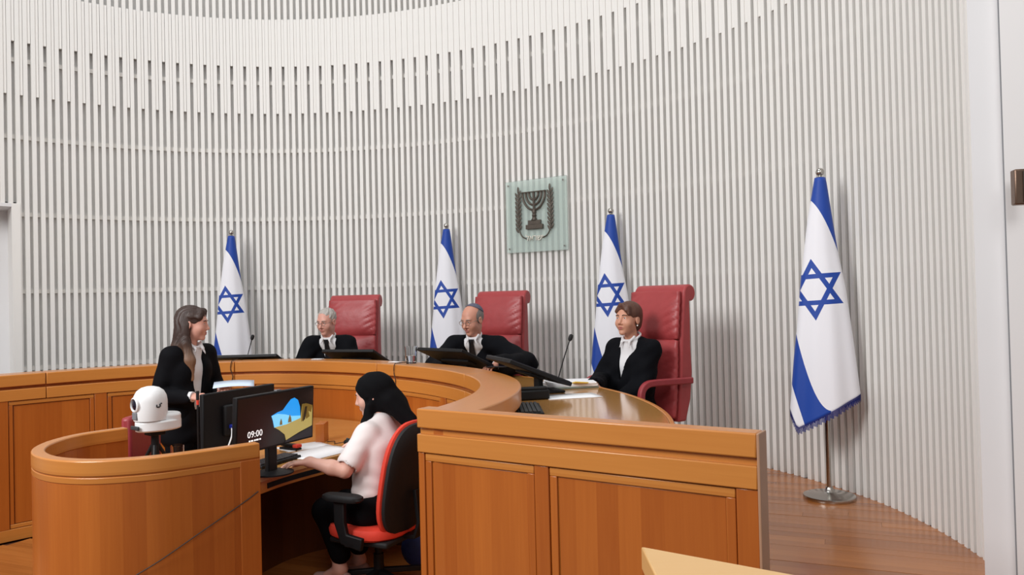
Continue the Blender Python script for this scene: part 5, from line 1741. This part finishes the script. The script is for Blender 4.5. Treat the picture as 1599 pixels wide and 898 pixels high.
# ------------------------------------------------------------------ standing woman
P = Person((-2.29, 5.50, 0.0), (0.92, -0.39))
hw_ = (-2.24, 5.50, 1.556)
hd = P.L(hw_)
nk = hd + A(0.0, -0.03, -0.14)
J = dict(pelvis=A(0, -0.01, 0.93), neck=nk, chest=A(0, 0.005, 1.24))
for sx_, S in ((-1, 'l'), (1, 'r')):
    J['sh_' + S] = nk + A(sx_ * 0.160, -0.012, -0.075)
    J['hip_' + S] = A(sx_ * 0.085, 0, 0.90); J['kn_' + S] = A(sx_ * 0.09, 0.02, 0.50); J['an_' + S] = A(sx_ * 0.09, -0.01, 0.10); J['toe_' + S] = A(sx_ * 0.10, 0.14, 0.035)
J['el_r'] = J['sh_r'] + A(0.065, -0.06, -0.265); J['wr_r'] = P.L((-2.175, 5.27, 1.075))
J['el_l'] = J['sh_l'] + A(-0.07, 0.03, -0.265); J['wr_l'] = P.L((-1.98, 5.36, 1.115))
yawh = math.degrees(math.atan2(-P.Ld((0.99, 0.14, 0))[0], P.Ld((0.99, 0.14, 0))[1]))
H = Head(hd, yawh, -5, 0, 0.95)
SKv = H.skull(nk + A(0, .005, -.04), female=True, jaw=0.92)
fr_r = unit(J['wr_r'] - J['el_r']); fr_l = unit(J['wr_l'] - J['el_l'])
hands = [arm_hand(J['el_r'], J['wr_r'], fr_r, unit(P.Ld((0.2, -.6, .8))), 1, 0.9, sc=.92, thumb_in=.4), arm_hand(J['el_l'], J['wr_l'], fr_l, A(0.2, 0, 1), -1, 0.6, sc=.92)]
b = to_obj('person', cat(base_body(J), SKv, *hands), SKIN4)
sh = shirt_field(J).mesh(); to_obj('blouse', sh, SHIRT, b)
pts = np.array([v for v in J.values()])
g = Sdf(pts.min(0) - A(.2, .2, -.55), pts.max(0) + 0.15, 0.0095)
for sx_, S in ((-1, 'l'), (1, 'r')):
    off = A(sx_ * 0.062, 0, 0)
    g.cone(J['pelvis'] + off * 1.2 + A(0, 0, -.12), J['pelvis'] + off + A(0, 0, .13), 0.128, 0.106, 0.06)
    g.cone(J['pelvis'] + off + A(0, 0, .13), J['chest'] + off * 1.1, 0.106, 0.116, 0.06)
    g.cone(J['neck'] + A(sx_ * 0.04, -0.012, -0.05), J['sh_' + S], 0.056, 0.066, 0.045)
    g.cone(J['sh_' + S], J['el_' + S], 0.066, 0.056, 0.03); g.cone(J['el_' + S], J['wr_' + S], 0.057, 0.046, 0.02)
    w = unit(J['wr_' + S] - J['el_' + S]); g.cone(J['wr_' + S] + w * 0.02, J['wr_' + S] + w * 0.10, 0.038, 0.05, 0.006, 's')
g.cone(nk + A(0, 0.012, -0.03), nk + A(0, 0.02, 0.13), 0.062, 0.072, 0.010, 's')
g.warp(lambda X, Y, Z: 0.004 * np.sin(Z * 42 + X * 22 + 2 * np.sin(Y * 14)) * np.clip((1.3 - Z) / .2, 0, 1))
g.fn(lambda X, Y, Z: np.maximum(np.maximum(np.abs(X) - (0.030 + (Z - 0.98) * 0.075), 0.80 - Z), 0.035 - Y), g.lo, g.lo + g.h * g.n, 0.008, 's')
blz = to_obj('blazer', g, SUIT, b)
g = Sdf(A(-.28, -.25, .02), A(.28, .28, 1.02), 0.012)
for sx_, S in ((-1, 'l'), (1, 'r')):
    g.cone(J['hip_' + S] + A(0, 0, .05), J['kn_' + S], 0.105, 0.078, 0.05); g.cone(J['kn_' + S], J['an_' + S], 0.078, 0.07, 0.03)
to_obj('trousers', g, TROUS, b)
for sx_, S in ((-1, 'l'), (1, 'r')):
    g = Sdf(J['an_' + S] - A(.1, .12, .1), J['toe_' + S] + A(.1, .1, .12), 0.009)
    g.cone(J['an_' + S] + A(0, -.03, -.05), J['toe_' + S] + A(0, .02, 0), 0.042, 0.034, 0.03); g.fn(lambda X, Y, Z: Z + 0 * X, g.lo, g.lo + g.h * g.n, 0.002, 's')
    to_obj('shoe', g, BLACK, b)
H.features(b, BROW_D, 0.0035)


def long_hair(g, E, Cn, plane):
    E((0, -0.022, 0.046), (0.087, 0.107, 0.093))
    E((0, 0.090, -0.030), (0.066, 0.078, 0.082), 0.010, 's')
    for x in (-1, 1): E((x * 0.085, 0.005, -0.018), (0.030, 0.030, 0.034), 0.008, 's')
    Cn((0.03, 0.06, 0.098), (0.062, 0.056, 0.055), 0.024, 0.018, 0.02)
    Cn((-0.03, 0.06, 0.098), (-0.062, 0.056, 0.055), 0.024, 0.018, 0.02)
    for x, y, w, zl in ((0.0, -0.074, 0.052, -0.28), (0.045, -0.062, 0.044, -0.30), (-0.045, -0.062, 0.042, -0.28)):
        Cn((x, y, 0.0), (x * 1.15, y - 0.010, -0.17), w, w * 0.95, 0.03); Cn((x * 1.15, y - 0.010, -0.17), (x * 1.2, y + 0.01, zl), w * 0.95, w * 0.55, 0.03)
    # the lock falling in front of the right shoulder
    Cn((0.066, -0.030, -0.02), (0.084, -0.020, -0.14), 0.026, 0.030, 0.03); Cn((0.084, -0.020, -0.14), (0.105, 0.020, -0.26), 0.032, 0.036, 0.03)
    Cn((0.105, 0.020, -0.26), (0.105, 0.045, -0.39), 0.036, 0.016, 0.03)
    X, Y, Z = np.meshgrid(*g.ax, indexing='ij')
    g.F += (0.0035 * np.sin((X + Y) * 190 + 3 * np.sin(Z * 28))).astype(np.float32)


HAIR_L = hairmat('long_brown_hair', (58, 39, 32), (158, 114, 82), 1.16, 1.44)
to_obj('hair', H.hair((-.15, -.16, -.42), (.14, .13, .16), 0.0055, long_hair), HAIR_L, b)
cuff(J['wr_r'], fr_r, b, SHIRT, r=0.035, back=0.02); cuff(J['wr_l'], fr_l, b, SHIRT, r=0.034, back=0.02)
P.finish(b, 'standing woman with long brown hair in black blazer and white blouse holding a paper')
o = sheet('paper_sheet', (-1.90, 5.33, 1.145), R(18), (0.26, 0.19), PAPER_B, 'pale blue-white sheet held by the standing woman', t=0.002, tilt=R(7), curl=0.008)

# ------------------------------------------------------------------ clerk
P = Person((-0.83, 4.645, 0.0), (-0.90, 0.436))
hw_ = (-0.852, 4.73, 1.120)
hd = P.L(hw_)
nk = hd + A(0, -0.05, -0.135)
J = dict(pelvis=A(0, -0.02, 0.50), neck=nk, chest=P.L((-0.80, 4.66, 0.82)))
for sx_, S in ((-1, 'l'), (1, 'r')):
    J['sh_' + S] = nk + A(sx_ * 0.155, -0.01, -0.07)
    J['hip_' + S] = A(sx_ * 0.085, 0.0, 0.48); J['kn_' + S] = A(sx_ * 0.10, 0.30, 0.45); J['an_' + S] = A(sx_ * 0.09, 0.20, 0.11); J['toe_' + S] = A(sx_ * 0.10, 0.33, 0.045)
J['el_l'] = P.L((-0.965, 4.43, 0.735)); J['wr_l'] = P.L((-1.165, 4.44, 0.788))
J['el_r'] = J['sh_r'] + A(0.05, 0.14, -0.22); J['wr_r'] = P.L((-0.93, 4.95, 0.79))
H = Head(hd, 22, -14, 0, 0.97)
SKv = H.skull(nk + A(0, .005, -.04), female=True, jaw=0.95)
fl_ = unit(P.Ld((-0.95, -0.12, -0.02)))
hands = [arm_hand(J['el_l'], J['wr_l'], fl_, A(0, 0, 1), -1, 0.32, re=0.043, sc=.93), arm_hand(J['el_r'], J['wr_r'], unit(J['wr_r'] - J['el_r']) * A(1, 1, 0.1), A(0, 0, 1), 1, 0.35, sc=.93)]
b = to_obj('person', cat(base_body(J), SKv, *hands), SKIN5)
pts = np.array([J[k] for k in ('pelvis', 'neck', 'sh_l', 'sh_r', 'el_l', 'el_r')])
g = Sdf(pts.min(0) - 0.17, pts.max(0) + 0.14, 0.0085)
for sx_, S in ((-1, 'l'), (1, 'r')):
    off = A(sx_ * 0.062, 0, 0)
    g.cone(J['pelvis'] + off * 1.05 + A(0, 0.01, .10), J['chest'] + off * 1.1, 0.110, 0.108, 0.07)
    g.cone(J['neck'] + A(sx_ * 0.03, 0.0, -0.04), J['sh_' + S] + A(0, 0, .0), 0.054, 0.062, 0.05)
    e2 = J['sh_' + S] * 0.22 + J['el_' + S] * 0.78
    g.cone(J['sh_' + S], e2, 0.064, 0.070, 0.03)
    w = unit(J['el_' + S] - J['sh_' + S]); g.cone(e2 + w * 0.045, e2 + w * 0.13, 0.058, 0.075, 0.004, 's')
g.cone(J['chest'], nk + A(0, 0, -0.02), 0.10, 0.060, 0.05)
g.warp(lambda X, Y, Z: 0.0032 * np.sin(Z * 75 + X * 30 + 2.5 * np.sin(Y * 22)) * np.clip((0.80 - Z) / .2, 0.2, 1))
to_obj('shirt', g, BLOUSE, b)
pts = np.array([J[k] for k in ('hip_l', 'hip_r', 'kn_l', 'kn_r', 'an_l', 'an_r')])
g = Sdf(pts.min(0) - A(.2, .2, .1), pts.max(0) + 0.2, 0.011)
for sx_, S in ((-1, 'l'), (1, 'r')):
    g.cone(J['pelvis'] + A(sx_ * .06, 0.0, .03), J['hip_' + S], 0.116, 0.104, 0.05); g.cone(J['hip_' + S], J['kn_' + S], 0.094, 0.072, 0.05)
    g.cone(J['kn_' + S], J['an_' + S] + A(0, 0, .09), 0.070, 0.060, 0.03)
to_obj('trousers', g, TROUS, b)
for sx_, S in ((-1, 'l'), (1, 'r')):
    g = Sdf(J['an_' + S] - A(.1, .14, .12), J['toe_' + S] + A(.1, .1, .12), 0.008)
    g.cone(J['an_' + S] + A(0, -.03, -.055), J['toe_' + S] + A(0, .03, 0), 0.042, 0.034, 0.03)
    g.cone(J['an_' + S] + A(0, .01, .03), J['an_' + S] + A(0, .02, .10), 0.036, 0.05, 0.01, 's'); g.fn(lambda X, Y, Z: Z + 0 * X, g.lo, g.lo + g.h * g.n, 0.002, 's')
    to_obj('shoe', g, SHOE, b)
H.features(b, BROW_D, 0.0035)


def scarf(g, E, Cn, plane):
    E((0, -0.020, 0.046), (0.094, 0.116, 0.098))
    E((0, -0.020, -0.040), (0.080, 0.082, 0.085), 0.04)
    E((0, 0.098, -0.018), (0.066, 0.064, 0.088), 0.010, 's')
    Cn((-0.075, 0.02, -0.05), (-0.060, 0.055, -0.150), 0.022, 0.040, 0.03); Cn((0.075, 0.02, -0.05), (0.060, 0.055, -0.150), 0.022, 0.040, 0.03)
    Cn((-0.06, 0.055, -0.15), (0.06, 0.055, -0.15), 0.036, 0.036, 0.03)
    # tail of cloth over the back
    Cn((0, -0.085, 0.03), (0.02, -0.135, -0.09), 0.055, 0.060, 0.04); Cn((-0.03, -0.10, -0.06), (-0.02, -0.185, -0.21), 0.058, 0.050, 0.04)
    Cn((0.04, -0.11, -0.06), (0.05, -0.175, -0.22), 0.052, 0.035, 0.04)
    for x in (-1, 1): E((x * 0.092, 0.020, -0.018), (0.020, 0.016, 0.020), 0.006, 's')
    X, Y, Z = np.meshgrid(*g.ax, indexing='ij')
    g.F += (0.0016 * np.sin((X - Y) * 50 + Z * 75)).astype(np.float32)


to_obj('headscarf', H.hair((-.15, -.27, -.28), (.15, .14, .17), 0.006, scarf), HIJAB, b)
P.finish(b, 'clerk in black headscarf and pale short-sleeved shirt seated at the desk, back to the hall')
